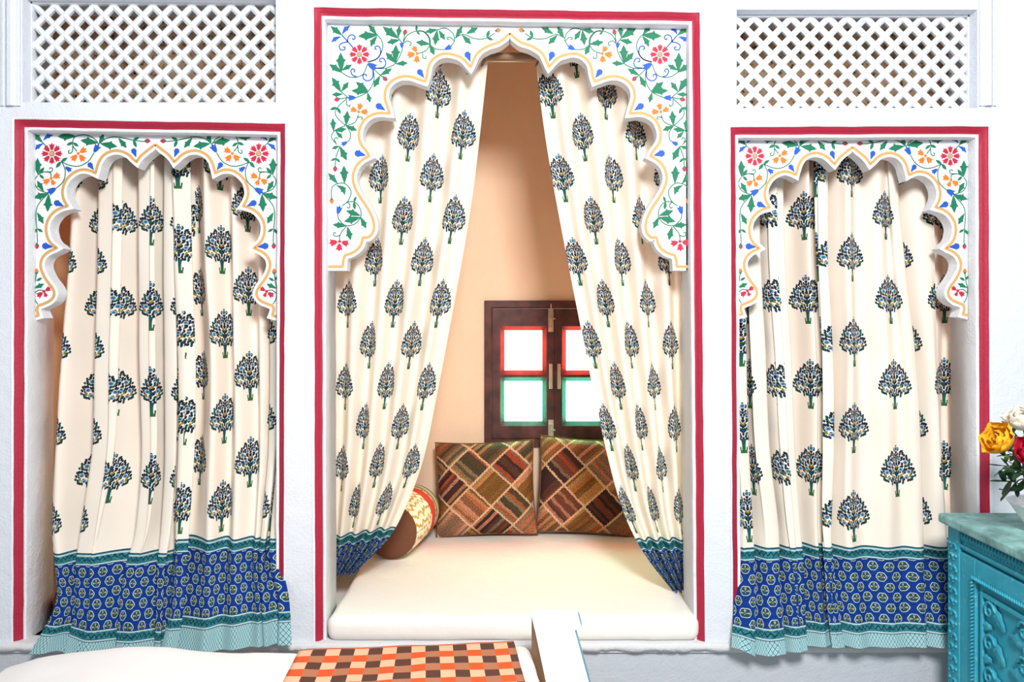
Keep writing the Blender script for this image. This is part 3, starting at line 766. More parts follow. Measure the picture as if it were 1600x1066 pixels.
# left niche, left half
pysL = [212, 400, 560, 700, 820, 885, 945, 1022]; ysL = [.205, .19, .17, .14, .10, .05, -.03, -.075]
dfL = [2.1, 2.1, 2.1, 1.9, 1.5, 1.0, .7, .55]
curtain('curtain', pysL, ysL, [
  ('p', [114, 104, 92, 84, 79, 84, 84, 44], .006), ('p', [132, 118, 106, 98, 94, 96, 100, 66], -.012), ('p', [146, 136, 130, 124, 112, 108, 112, 84], .03),
  ('L', [156, 153, 149, 145, 128, 118, 118, 100], 26, .055), ('p', [182, 180, 176, 172, 156, 146, 146, 136], -.012), ('p', [204, 202, 200, 200, 184, 172, 172, 162], .03),
  ('L', [217, 217, 218, 222, 214, 196, 186, 180], 18, .05), ('p', [240, 238, 236, 238, 232, 216, 210, 206], -.01), ('p', [252, 250, 248, 248, 242, 234, 230, 226], .03),
  ('L', [258, 256, 257, 258, 252, 246, 244, 240], 14, .05), ('p', [280, 276, 272, 268, 262, 256, 254, 250], .012), ('p', [300, 298, 292, 284, 276, 268, 264, 258], .045)],
  'printed cream curtain covering the left half of the left niche', GL, .085, -.018, depf=dfL, seed=1.0, pyf=lambda i, x: (0, 0, 0, 0, 0, 2, 8, 14 if x > 100 else -6)[i]*(1 if i < 6 else min(1, max(-.4, (x-60)/90))))
# left niche, right half
curtain('curtain', pysL, [y-.012 for y in ysL], [
  ('p', [262, 270, 284, 282, 274, 270, 266, 250], .004), ('p', [272, 282, 294, 290, 282, 278, 274, 258], -.014),
  ('R', [297, 300, 306, 304, 296, 292, 288, 276], 16, .04), ('p', [312, 314, 320, 318, 314, 312, 308, 300], .01), ('p', [326, 330, 338, 336, 332, 328, 326, 322], -.016), ('p', [346, 350, 354, 352, 350, 346, 344, 342], .028),
  ('p', [366, 370, 372, 374, 370, 366, 366, 366], -.014), ('p', [388, 390, 392, 394, 390, 386, 388, 388], .026), ('p', [404, 406, 408, 408, 402, 398, 402, 404], .0),
  ('L', [420, 420, 422, 420, 410, 404, 408, 412], 8, .03), ('p', [432, 432, 434, 430, 418, 414, 424, 424], .02), ('L', [438, 438, 438, 434, 424, 422, 434, 434], 7, .03), ('p', [444, 444, 444, 442, 438, 440, 452, 456], .0)],
  'printed cream curtain covering the right half of the left niche', GL, .018, -.03, depf=dfL, seed=2.0, pyf=lambda i, x: (0, 0, 0, 0, 0, -6, -10, -14)[i]*max(0, min(1, (x-300)/140)))
# right niche, front curtain
pysR = [216, 400, 560, 700, 820, 890, 950, 1012]; ysR = [.205, .19, .165, .13, .085, .04, -.03, -.085]
dfR = [1.9, 2.0, 2.0, 1.9, 1.6, 1.1, .8, .6]
curtain('curtain', pysR, ysR, [
  ('p', [1136, 1140, 1144, 1146, 1148, 1150, 1148, 1144], .02), ('p', [1150, 1152, 1152, 1154, 1158, 1160, 1158, 1156], -.006),
  ('R', [1164, 1166, 1166, 1170, 1176, 1180, 1180, 1180], 12, .04), ('p', [1176, 1176, 1178, 1182, 1190, 1194, 1196, 1200], .0),
  ('R', [1186, 1188, 1196, 1202, 1216, 1218, 1222, 1228], 16, .05), ('p', [1200, 1200, 1206, 1214, 1226, 1232, 1236, 1240], .004), ('p', [1212, 1212, 1222, 1228, 1238, 1244, 1246, 1250], -.012),
  ('R', [1222, 1226, 1236, 1242, 1250, 1256, 1258, 1262], 18, .055), ('p', [1246, 1248, 1256, 1258, 1262, 1266, 1270, 1274], .04), ('p', [1262, 1266, 1274, 1276, 1276, 1280, 1284, 1290], .0),
  ('L', [1270, 1275, 1284, 1286, 1284, 1288, 1292, 1300], 10, .035), ('p', [1284, 1286, 1292, 1294, 1292, 1296, 1300, 1308], -.012),
  ('R', [1292, 1294, 1300, 1300, 1298, 1304, 1310, 1320], 12, .045), ('p', [1312, 1312, 1316, 1314, 1312, 1318, 1324, 1332], .006), ('p', [1322, 1324, 1326, 1324, 1324, 1330, 1336, 1344], -.012),
  ('p', [1344, 1344, 1350, 1352, 1352, 1356, 1360, 1366], .012), ('p', [1366, 1370, 1378, 1382, 1384, 1386, 1390, 1394], -.010), ('p', [1386, 1392, 1404, 1408, 1412, 1414, 1416, 1420], .006),
  ('R', [1396, 1412, 1430, 1438, 1442, 1444, 1446, 1448], 10, .03), ('p', [1420, 1430, 1446, 1454, 1460, 1462, 1464, 1466], -.004), ('p', [1440, 1446, 1456, 1464, 1472, 1474, 1476, 1478], -.008), ('p', [1456, 1460, 1463, 1470, 1478, 1481, 1483, 1485], -.002)],
  'wide printed cream curtain hanging out over the ledge of the right niche', GR, .0, .0, depf=dfR, seed=3.0, pyf=lambda i, x: (0, 0, 0, 0, 0, 3, 8, 14)[i]*max(0, min(1, 1-(x-1200)/90))-(0, 0, 0, 0, 0, 0, 2, 12)[i]*max(0, min(1, (1180-x)/20)))
# right niche, rear curtain
pysD = [216, 400, 560, 700, 820, 900, 985]; ysD = [.26, .26, .25, .23, .20, .18, .15]
curtain('curtain', pysD, ysD, [
  ('p', [1410]*5+[1420]*2, .02), ('p', [1426]*7, -.01), ('p', [1444]*7, .02), ('p', [1460]*7, -.012), ('p', [1476]*7, .016), ('p', [1490, 1490, 1490, 1492, 1492, 1492, 1492], -.006), ('p', [1506, 1504, 1503, 1504, 1505, 1505, 1505], .01)],
  'narrow shaded printed curtain strip behind the wide one at right', GR, .045, .02, seed=4.0)
# central arch, left curtain
pysE = [78, 200, 330, 500, 620, 720, 800, 860, 902]; ysE = [.20, .205, .21, .23, .25, .28, .31, .34, .36]
def span(l, r, f): return [a+(b_-a)*f for a, b_ in zip(l, r)]
lE = [500, 500, 500, 500, 501, 502, 503, 504, 506]; rE = [764, 751, 735, 705, 682, 662, 636, 606, 552]
fsE = [0, .07, .17, .27, .37, .47, .57, .67, .77, .86, .93, 1.0]
dsE = [.04, -.016, .040, -.030, .050, -.032, .050, -.034, .050, -.028, .022, .000]
curtain('curtain', pysE, ysE, [('p', span(lE, rE, f), d) for f, d in zip(fsE, dsE)],
  'printed cream curtain swept to the left side of the central arch', GC, .07, .165, ref=1, depf=[.9, .9, .9, .9, .8, .75, .7, .6, .5], seed=5.0, vscale=1.0, pyf=lambda i, x: (0, 0, 0, 0, 0, -4, -12, -18, -10)[i]*max(0, min(1, (x-510)/100)))
lF = [835, 850, 872, 905, 929, 951, 974, 1006, 1052]; rF = [1096, 1094, 1093, 1091, 1090, 1090, 1089, 1089, 1088]
pysF = [78, 200, 330, 500, 620, 720, 800, 865, 925]
curtain('curtain', pysF, [.204, .208, .212, .225, .235, .245, .25, .255, .255], [('p', span(lF, rF, f), d) for f, d in zip([1-k for k in fsE[::-1]], dsE[::-1])],
  'printed cream curtain swept to the right side of the central arch', GC, .035, .145, ref=1, depf=[.9, .9, .9, .9, .8, .75, .7, .6, .5], seed=6.0)

# ---------------------------------------------------------------- windows
def window(n, cx, dim=''):
    root = empty('window_%d' % n, (cx, YB, WC.z)); tag(root, kind='structure')
    def ring(bm, x0, x1, z0, z1, t, y0, y1, ch):
        """rectangular frame with a chamfered inner edge"""
        o4 = [(x0, z0), (x1, z0), (x1, z1), (x0, z1)]; i4 = [(x0+t, z0+t), (x1-t, z0+t), (x1-t, z1-t), (x0+t, z1-t)]
        c4 = [(x0+t-ch, z0+t-ch), (x1-t+ch, z0+t-ch), (x1-t+ch, z1-t+ch), (x0+t-ch, z1-t+ch)]
        layers = [[bm.verts.new((p[0], y, p[1])) for p in q] for q, y in ((o4, y1), (o4, y0), (c4, y0), (i4, y0+ch), (i4, y1))]
        for a in range(5):
            l0, l1 = layers[a], layers[(a+1) % 5]
            for j in range(4): bm.faces.new((l0[j], l0[(j+1) % 4], l1[(j+1) % 4], l1[j]))
    bm = bmesh.new(); ring(bm, -WW+.001, WW-.001, -WH+.001, WH-.001, .038, -.022, .09, .006); bmesh.ops.recalc_face_normals(bm, faces=bm.faces[:])
    obj('frame', bm, M['wood'], root)
    g = .0028; ix = WW-.038; iz = WH-.038
    for s in (-1, 1):
        a0, a1 = (-ix+g, -.0008) if s < 0 else (.0008, ix-g)
        z0, z1 = -iz+g, iz-g
        cas = None
        bm = bmesh.new()
        pw = .186; xm = (a0+a1)/2+(-.012 if s < 0 else .012)*-1*0
        px0, px1 = xm-pw/2, xm+pw/2
        rows = ((.014, .212), (-.238, -.040))     # pane heights (upper, lower), metres from the centre
        y0, y1, ch = -.010, .034, .021
        # stiles and rails as one joined casement with chamfered pane openings
        xs = [a0, px0, px1, a1]; zs = [z0, rows[1][0], rows[1][1], rows[0][0], rows[0][1], z1]
        for i in range(3):
            for j in range(5):
                if i == 1 and j in (1, 3): continue
                box(bm, xs[i], xs[i+1], y0+ch, y1, zs[j], zs[j+1])
        bmesh.ops.remove_doubles(bm, verts=bm.verts[:], dist=1e-5)
        def quad(p): bm.faces.new([bm.verts.new(v_) for v_ in p])
        # front faces with chamfers around each opening
        hol = [(px0-ch, px1+ch, rows[0][0]-ch, rows[0][1]+ch), (px0-ch, px1+ch, rows[1][0]-ch, rows[1][1]+ch)]
        zz = [z0, hol[1][2], hol[1][3], hol[0][2], hol[0][3], z1]; xx = [a0, px0-ch, px1+ch, a1]
        for i in range(3):
            for j in range(5):
                if i == 1 and j in (1, 3): continue
                quad([(xx[i], y0, zz[j]), (xx[i+1], y0, zz[j]), (xx[i+1], y0, zz[j+1]), (xx[i], y0, zz[j+1])])
        for (hx0, hx1, hz0, hz1) in hol:
            O = [(hx0, hz0), (hx1, hz0), (hx1, hz1), (hx0, hz1)]; I = [(hx0+ch, hz0+ch), (hx1-ch, hz0+ch), (hx1-ch, hz1-ch), (hx0+ch, hz1-ch)]
            for k in range(4):
                k2 = (k+1) % 4
                quad([(O[k][0], y0, O[k][1]), (O[k2][0], y0, O[k2][1]), (I[k2][0], y0+ch, I[k2][1]), (I[k][0], y0+ch, I[k][1])])
        for (p, q_) in (((a0, z0), (a0, z1)), ((a1, z0), (a1, z1)), ((a0, z0), (a1, z0)), ((a0, z1), (a1, z1))):
            quad([(p[0], y0, p[1]), (q_[0], y0, q_[1]), (q_[0], y0+ch, q_[1]), (p[0], y0+ch, p[1])])
        cas = obj('casement', bm, M['wood'], root)
        for (r0, r1), mt in zip(rows, ('pane_red', 'pane_green')):
            boxobj('pane', px0-.004, px1+.004, .020, .024, r0-.004, r1+.004, M[mt+dim], cas)
        hx = -.018 if s < 0 else .022
        bm = bmesh.new(); box(bm, hx-.008, hx+.008, -.030, -.022, -.075, .048, .002); box(bm, hx-.006, hx+.006, -.024, -.010, -.07, -.05); box(bm, hx-.006, hx+.006, -.024, -.010, .025, .045)
        obj('handle', bm, M['brass'], cas)
    for z0, z1 in ((.205, .335), (-.325, -.228)):
        bm = bmesh.new(); box(bm, -.030, -.004, -.016, -.010, z0, z1, .001); box(bm, -.021, -.013, -.026, -.016, z0+.005, z1+.008 if z0 > 0 else z1-.005, .002)
        for zz in (z0+.02, z1-.02): box(bm, -.026, -.008, -.029, -.016, zz-.006, zz+.006, .002)
        box(bm, -.017, .004, -.034, -.025, (z0+z1)/2-.004, (z0+z1)/2+.004, .002)
        obj('bolt', bm, M['brass'], root)
    return root
window(1, WC.x); window(2, SIDEW[0], '_dim'); window(3, SIDEW[1], '_dim')  # side ones unseen: left inferred from pink curtain tint, right added for backlight

# ---------------------------------------------------------------- daybed mattress, cushions, bolster
def rbox(name, sx, sy, sz, r, mat, parent=None, sub=28, amp=.004, sag=0, seed=0, bottom_flat=True):
    """softly rounded, slightly uneven box resting on z = 0"""
    bm = bmesh.new(); bmesh.ops.create_cube(bm, size=1); bmesh.ops.scale(bm, vec=(sx, sy, sz), verts=bm.verts[:]); bmesh.ops.translate(bm, vec=(0, 0, sz/2), verts=bm.verts[:])
    bmesh.ops.bevel(bm, geom=bm.edges[:], offset=r, segments=5, affect='EDGES', profile=.5)
    long = [e for e in bm.edges if e.calc_length() > .25]
    bmesh.ops.subdivide_edges(bm, edges=long, cuts=sub, use_grid_fill=True)
    for v_ in bm.verts:
        n_ = noise.noise((v_.co.x*5+seed, v_.co.y*5, v_.co.z*9))*amp+noise.noise((v_.co.x*17+seed, v_.co.y*17, v_.co.z*20))*amp*.35
        v_.co += v_.normal*n_
        if v_.co.z < .003: v_.co.z = max(0, v_.co.z)
    return obj(name, bm, mat, parent, smooth=True)
mx0, mx1 = P(512, 0, .02)[0], P(1092, 0, .02)[0]; MT = .085
mat_root = rbox('mattress', mx1-mx0, 1.235, MT, .032, M['mattress'], seed=3)
mat_root.location = ((mx0+mx1)/2, -.006+1.235/2, ZS+.003)
tag(mat_root, 'cream cotton daybed mattress filling the central arch', 'mattress')
ZM = ZS+.003+MT

def cushion(name, sz, hz, th, mat, loc, tilt, rz, roll, label, group):
    n = 26; verts = []; uvs = []; faces = []
    for side in (1, -1):
        for i in range(n+1):
            for j in range(n+1):
                a = -1+2*i/n; b_ = -1+2*j/n
                pinch = 1-.055*(1-abs(a)**2.0)*(abs(b_) ** 4) ; pinch2 = 1-.055*(1-abs(b_)**2.0)*(abs(a)**4)
                h = th*((1-a**4)*(1-b_**4))**.55*side
                h += noise.noise((a*2+rz*9, b_*2, side))*.008*(1-a**4)*(1-b_**4)
                verts.append((a*sz/2*pinch2, -h/2, b_*hz/2*pinch)); uvs.append((a*sz/2, b_*sz/2))
    m1 = (n+1)**2
    for i in range(n):
        for j in range(n):
            q_ = (i*(n+1)+j, (i+1)*(n+1)+j, (i+1)*(n+1)+j+1, i*(n+1)+j+1)
            faces.append(q_); faces.append(tuple(m1+k for k in q_[::-1]))
    root = empty(name, loc)
    R_ = Matrix.Rotation(rz, 4, 'Z') @ Matrix.Rotation(tilt, 4, 'X') @ Matrix.Rotation(roll, 4, 'Y')
    vs_ = [R_ @ Vector(v_) for v_ in verts]
    o = pyobj('cover', vs_, faces, mat, root, smooth=True)
    uvl = o.data.uv_layers.new(name='UVMap')
    for lp in o.data.loops: uvl.data[lp.index].uv = uvs[lp.vertex_index]
    # stitched seam round the edge
    bm = bmesh.new(); pts = []
    def pe(a, b_): return R_ @ Vector((a*sz/2*(1-.055*(1-abs(b_)**2)*abs(a)**4), 0, b_*hz/2*(1-.055*(1-abs(a)**2)*abs(b_)**4)))
    for k in range(16): pts.append(pe(-1+k/8, -1))
    for k in range(16): pts.append(pe(1, -1+k/8))
    for k in range(16): pts.append(pe(1-k/8, 1))
    for k in range(17): pts.append(pe(-1, 1-k/8))
    tube(bm, pts, .004, 6); obj('seam', bm, M['brownknit'], root, smooth=True)
    tag(root, label, 'cushion', group)
    return root
zc = ZM+.002
cushion('patchwork_cushion', .475, .445, .15, M['kilim1'], Vector((P(759, 0, 1.10).x, 1.10, ZM+.218)), -.24, .03, -.03, 'brown patchwork cushion standing beside the bolster', 'patchwork cushions on the daybed')
cushion('patchwork_cushion', .475, .455, .15, M['kilim2'], Vector((P(918, 0, 1.115).x, 1.115, ZM+.226)), -.24, -.04, .05, 'brown patchwork cushion half hidden by the right swept curtain', 'patchwork cushions on the daybed')
# bolster
a = Vector((-.515, .66, ZM+.126)); b_ = Vector((-.455, 1.05, ZM+.130)); rad = .122
root = empty('bolster', (a+b_)/2-Vector((0, 0, .11))); tag(root, 'round bolster with brown end and white, red and green cover', 'bolster')
ax = (b_-a).normalized(); e1 = ax.cross(Vector((0, 0, 1))).normalized(); e2 = e1.cross(ax)
bm = bmesh.new(); uvl = bm.loops.layers.uv.new('UVMap'); NS, NL = 40, 14; rings = []
for i in range(NL+1):
    t = i/NL; rr = rad*(1-.05*abs(2*t-1)**6)
    rings.append([bm.verts.new(a.lerp(b_, t)+(e1*math.cos(k*2*math.pi/NS)+e2*math.sin(k*2*math.pi/NS))*rr-root.location) for k in range(NS)])
for i in range(NL):
    for k in range(NS):
        f = bm.faces.new((rings[i][k], rings[i][(k+1) % NS], rings[i+1][(k+1) % NS], rings[i+1][k])); f.smooth = True
        for lp, (uu, tt) in zip(f.loops, ((k/NS, i/NL), ((k+1)/NS, i/NL), ((k+1)/NS, (i+1)/NL), (k/NS, (i+1)/NL))): lp[uvl].uv = (uu*.68, tt)
bmesh.ops.recalc_face_normals(bm, faces=bm.faces[:]); obj('cover', bm, M['bolster'], root)
for c_, s in ((a, -1), (b_, 1)):
    bm = bmesh.new(); rs = []
    for q_, (rf, off) in enumerate(((.95, 0), (.90, .010), (.6, .014), (.25, .012))):
        rs.append([bm.verts.new(c_+ax*s*off+(e1*math.cos(k*2*math.pi/NS)+e2*math.sin(k*2*math.pi/NS))*rad*rf-root.location) for k in range(NS)])
    for q_ in range(3):
        for k in range(NS): bm.faces.new((rs[q_][k], rs[q_][(k+1) % NS], rs[q_+1][(k+1) % NS], rs[q_+1][k])).smooth = True
    bm.faces.new(rs[3]); bmesh.ops.recalc_face_normals(bm, faces=bm.faces[:]); obj('end_cap', bm, M['brownknit'], root)
# brown rug bundle in the left niche
rg = rbox('folded_rug', .42, .30, .135, .04, M['brownknit'], sub=8, amp=.014, seed=5); rg.location = (-1.47, .30, ZS)
tag(rg, 'brown folded rug on the left niche floor beside the curtain', 'rug')

# ---------------------------------------------------------------- bed in the foreground
TH = math.radians(6.2)
bed_far_r = P(828, 1012, -.25)
bed = empty('bed', (bed_far_r.x, bed_far_r.y, 0), TH); tag(bed, 'low bed with white sheet and a slanted white end board', 'bed')
ztop = bed_far_r.z
BLn, BW = 1.56, 1.25
o = rbox('mattress', BLn, BW, .215, .034, M['sheet'], bed, sub=40, amp=.006, seed=11); o.location = (-BLn/2, -BW/2, ztop-.20)
for v_ in o.data.vertices:
    if v_.co.z > .12:
        x = v_.co.x-BLn/2; edge_f = max(0, min(1, (x+1.545)/.10))
        v_.co.z += (.034*math.exp(-((x+1.22)/.22)**2)+.016*max(0, min(1, (-.62-x)/.2)))*edge_f
boxobj('bed_base', -BLn+.02, -.02, -BW+.02, -.02, ztop-.40, ztop-.203, M['palewhite'], bed, .01)
for x in (-BLn+.06, -.08):
    for y in (-BW+.06, -.08): boxobj('leg', x-.03, x+.03, y-.03, y+.03, 0, ztop-.401, M['palewhite'], bed, .006)
# slanted end board, white face, flank with its shade painted tan, pale blue edge
sec = [(960, 830, 903, -.30), (982, 835, 909, -.312), (985, 836, 898, -.314), (1066, 853, 920, -.36), (1150, 871, 941, -.41)]
verts = []
inv = Matrix.Rotation(-TH, 4, 'Z') @ Matrix.Translation((-bed.location.x, -bed.location.y, 0))
for py, xl, xr, y in sec:
    p, q_ = P(xl, py, y), P(xr, py, y)
    verts += [p, q_, Vector((q_.x+.004, -.262, q_.z)), Vector((P(831, 960, -.30).x, -.262, p.z))]
p0 = verts[-4:]; verts += [Vector((v_.x, v_.y, .0)) for v_ in p0]
verts = [inv @ v_ for v_ in verts]
faces, fm = [(3, 2, 1, 0)], [0]; ns = len(verts)//4
for i in range(ns-1):
    for k in range(4):
        faces.append((4*i+k, 4*i+(k+1) % 4, 4*i+4+(k+1) % 4, 4*i+4+k)); fm.append((0, 1, 0, 2)[k])
pyobj('end_board', verts, faces, [M['palewhite'], M['paleblue'], M['tanflank']], bed, fm=fm)
# checked blanket laid over the bed
x0b, x1b = -.70, -.055
nx, ny = 44, 60; verts, uvs, faces = [], [], []
for i in range(nx+1):
    for j in range(ny+1):
        s = j/ny*1.15-.16; x = x0b+(x1b-x0b)*i/nx
        r_ = .045
        if s < 0: yy, zz = .012, ztop+.022-.045+s
        else:
            th_ = min(s/(r_*1.57), 1)*math.pi/2
            if th_ < math.pi/2: yy, zz = -r_+(r_+.012)*math.cos(th_), ztop+.022-r_+(r_+.012)*math.sin(th_)
            else: yy, zz = -r_-(s-r_*1.57), ztop+.034
        zz += noise.noise((x*5, s*5, 3))*.005+noise.noise((x*14, s*10, 8))*.0025+.003
        verts.append((x-(s*.05 if i < nx/2 else 0)*(1-i/nx), yy, zz)); uvs.append((x-x0b, s+.16))
for i in range(nx):
    for j in range(ny): faces.append((i*(ny+1)+j, (i+1)*(ny+1)+j, (i+1)*(ny+1)+j+1, i*(ny+1)+j+1))
o = pyobj('checked_blanket', verts, faces, M['blanket'], smooth=True); o.matrix_world = Matrix.Translation((bed.location.x, bed.location.y, 0)) @ Matrix.Rotation(TH, 4, 'Z')
uvl = o.data.uv_layers.new(name='UVMap')
for lp in o.data.loops: uvl.data[lp.index].uv = uvs[lp.vertex_index]
md = o.modifiers.new('thick', 'SOLIDIFY'); md.thickness = .006; md.offset = 1
tag(o, 'orange, peach and brown checked blanket across the white bed', 'blanket')

# ---------------------------------------------------------------- carved teal cabinet
top_c = P(1465, 801, -.15)
X0, YBK, ZT = top_c.x, top_c.y, top_c.z
CW, CL = .48, 1.15          # depth (x) and length (towards the room)
cab = empty('carved_cabinet', (X0, YBK, 0)); tag(cab, 'worn teal wooden cabinet with carved panels and bowl of roses', 'cabinet')
bm = bmesh.new(); box(bm, 0, CW+.02, -CL, 0, ZT-.030, ZT, .007, 3); obj('top_board', bm, M['tealtop'], cab)
XB = .034                   # body face inset
boxobj('body', XB+.012, CW, -CL+.03, -.012, .06, ZT-.031, M['teal'], cab, .004)
boxobj('plinth', XB, CW, -CL+.02, -.006, 0, .06, M['teal'], cab, .006)
def slab(name, y0, y1, z0, z1, d, bev=.004): return boxobj(name, XB+.012-d, XB+.0125, y0, y1, z0, z1, M['teal'], cab, bev)
for yy in (-.012, -CL+.11):
    cp = slab('corner_post', yy-.070, yy, .06, ZT-.032, .020)
    # carved scroll chain running up the post
    bm = bmesh.new(); z = .09; k = 0
    while z < ZT-.07:
        s = 1 if k % 2 else -1; pts = []
        for q_ in range(15):
            t = q_/14; a_ = t*3.6; rr = .020*(1-t*.72)
            pts.append((XB-.009, yy-.035+s*(.012-rr*math.cos(a_)), z+rr*math.sin(a_)*1.1))
        tube(bm, pts, [.0062*(1-.35*q_/14) for q_ in range(15)], 6)
        bmesh.ops.create_icosphere(bm, subdivisions=1, radius=.0075, matrix=Matrix.Translation((XB-.008, yy-.035-s*.018, z+.014)))
        z += .036; k += 1
    obj('scroll_carving', bm, M['teal'], cp, smooth=True)
fz = slab('frieze', -CL+.115, -.083, ZT-.098, ZT-.032, .012)
bm = bmesh.new(); y = -.09
while y > -CL+.12:
    tube(bm, [(XB-.001, y, ZT-.040), (XB-.004, y-.004, ZT-.055), (XB-.001, y-.006, ZT-.070)], [.003, .006, .003], 6); y -= .0165
obj('dentil_carving', bm, M['teal'], fz, smooth=True)
bm = bmesh.new(); box(bm, XB-.008, XB+.012, -CL+.115, -.083, ZT-.090, ZT-.078, .003); obj('frieze_bead', bm, M['teal'], fz)
def door(y0, y1):
    z0, z1 = .09, ZT-.104
    root = slab('door', y0, y1, z0, z1, .004)
    sw = .085
    for (a_, b2, c_, d_) in ((y1-sw, y1, z0, z1), (y0, y0+sw, z0, z1)): boxobj('stile', XB-.006, XB+.010, a_, b2, c_, d_, M['teal'], root, .004)
    for (c_, d_) in ((z0, z0+sw), (z1-.07, z1)): boxobj('rail', XB-.006, XB+.010, y0+sw+.001, y1-sw-.001, c_, d_, M['teal'], root, .004)
    # rope moulding round the panel
    bm = bmesh.new(); ya, yb, za, zb = y0+sw-.012, y1-sw+.012, z0+sw-.012, z1-.07+.012
    def rope(p, q_):
        p, q_ = Vector(p), Vector(q_); n_ = int((q_-p).length/.011); t = (q_-p).normalized(); up = Vector((0, -t.z, t.y))
        for i in range(n_):
            c_ = p.lerp(q_, (i+.5)/n_); tube(bm, [c_-t*.006-up*.007, c_+Vector((-.004, 0, 0)), c_+t*.006+up*.007], [.002, .0045, .002], 5)
    for p, q_ in (((XB-.008, ya, za), (XB-.008, ya, zb)), ((XB-.008, yb, za), (XB-.008, yb, zb)), ((XB-.008, ya, zb), (XB-.008, yb, zb)), ((XB-.008, ya, za), (XB-.008, yb, za))): rope(p, q_)
    obj('rope_moulding', bm, M['teal'], root, smooth=True)
    # inner raised frame and carved foliage on the sunk panel
    pa, pb, pc, pd = y0+sw+.018, y1-sw-.018, z0+sw+.018, z1-.07-.018
    bm = bmesh.new()
    for (a_, b2, c_, d_) in ((pa, pa+.016, pc, pd), (pb-.016, pb, pc, pd), (pa+.017, pb-.017, pd-.016, pd), (pa+.017, pb-.017, pc, pc+.016)): box(bm, XB-.004, XB+.010, a_, b2, c_, d_, .004)
    obj('panel_frame', bm, M['teal'], root)
    rnd = random.Random(int(-y0*100)); ym = (pa+pb)/2
    def carved_leaf(y, z, ang, ln, wd):
        verts, faces = [], []; n_ = 8
        for i in range(n_+1):
            t = i/n_; w_ = wd*math.sin(math.pi*min(1, t*.92+.06))**.8*(1+.22*math.sin(t*19)); cy, cz = t*ln, .18*ln*math.sin(t*2.6)
            for s_, dep in ((-1, 0), (-.5, .008), (0, .0045), (.5, .008), (1, 0)):
                ly, lz = cy, cz+s_*w_
                verts.append((XB+.003-dep*math.sin(math.pi*min(1, t+.12)), y+ly*math.cos(ang)-lz*math.sin(ang), z+ly*math.sin(ang)+lz*math.cos(ang)))
        for i in range(n_):
            for k in range(4): faces.append((i*5+k, i*5+k+1, i*5+6+k, i*5+5+k))
        pyobj('carved_leaf', verts, faces, M['teal'], root, smooth=True)
    zz = pc+.05; k = 0
    while zz < pd-.05:
        for s in (1, -1):
            yb_ = ym+s*.012
            base_a = math.pi/2-s*math.pi/2
            carved_leaf(yb_, zz, math.pi/2-s*1.15, .092, .020)
            carved_leaf(yb_+s*.05, zz+.012, math.pi/2-s*.35, .062, .015)
            carved_leaf(yb_+s*.062, zz-.008, math.pi/2-s*2.1, .060, .014)
            bm = bmesh.new(); pts = []
            for q_ in range(22):
                t = q_/21; a_ = t*8.0; rr = .030*(1-t*.86); pts.append((XB-.001-.003*t, yb_+s*(.072-rr*math.cos(a_)), zz+.040+rr*math.sin(a_)))
            tube(bm, pts, [.0052*(1-.4*q_/21) for q_ in range(22)], 6); obj('scroll', bm, M['teal'], root, smooth=True)
        zz += .098
    bm = bmesh.new(); bmesh.ops.create_uvsphere(bm, u_segments=14, v_segments=8, radius=.011); bmesh.ops.translate(bm, vec=(XB-.022, y0+.03, (z0+z1)/2), verts=bm.verts[:]); tube(bm, [(XB-.004, y0+.03, (z0+z1)/2), (XB-.02, y0+.03, (z0+z1)/2)], .004, 8)
    obj('knob', bm, M['metal'], root, smooth=True)
dm = (-.083-CL+.115)/2
door(dm+.002, -.084); door(-CL+.116, dm-.002)

# bowl of roses
bc = Vector((1.585, -.42, ZT+.001))
bm = bmesh.new(); prof = [(.0, .006), (.040, .004), (.042, 0), (.048, .004), (.066, .020), (.092, .055), (.113, .088), (.117, .090), (.112, .086), (.088, .055), (.060, .022), (.0, .014)]
NSG = 72
rings = []
for i, (r, z) in enumerate(prof):
    rings.append([bm.verts.new(((r*(1+(.018 if (k % 3 == 0 and 3 < i < 8) else 0)))*math.cos(k*2*math.pi/NSG), (r*(1+(.018 if (k % 3 == 0 and 3 < i < 8) else 0)))*math.sin(k*2*math.pi/NSG), z)) for k in range(NSG)])
for i in range(len(rings)-1):
    for k in range(NSG): bm.faces.new((rings[i][k], rings[i][(k+1) % NSG], rings[i+1][(k+1) % NSG], rings[i+1][k])).smooth = True
bmesh.ops.remove_doubles(bm, verts=bm.verts[:], dist=1e-5)
bowl = obj('flower_bowl', bm, M['bowl']); bowl.location = bc; tag(bowl, 'white ribbed bowl of roses on the teal cabinet', 'bowl')
def petal_mesh(name, ln, wd, cup, curl):
    verts, faces = [], []; n_, m_ = 7, 6
    for i in range(n_+1):
        t = i/n_; w_ = wd*(math.sin(math.pi*(.16+.62*t))**.9)*(1 if t < .85 else 1-.5*((t-.85)/.15)**2)
        for j in range(m_+1):
            s = -1+2*j/m_
            verts.append((s*w_, -cup*(1-(s*s))*math.sin(t*2.4)-curl*max(0, t-.65)**2*6, t*ln-.05*ln*s*s*t))
    for i in range(n_):
        for j in range(m_): faces.append((i*(m_+1)+j, i*(m_+1)+j+1, (i+1)*(m_+1)+j+1, (i+1)*(m_+1)+j))
    me = bpy.data.meshes.new(name); me.from_pydata(verts, [], faces); me.polygons.foreach_set('use_smooth', [True]*len(faces)); return me
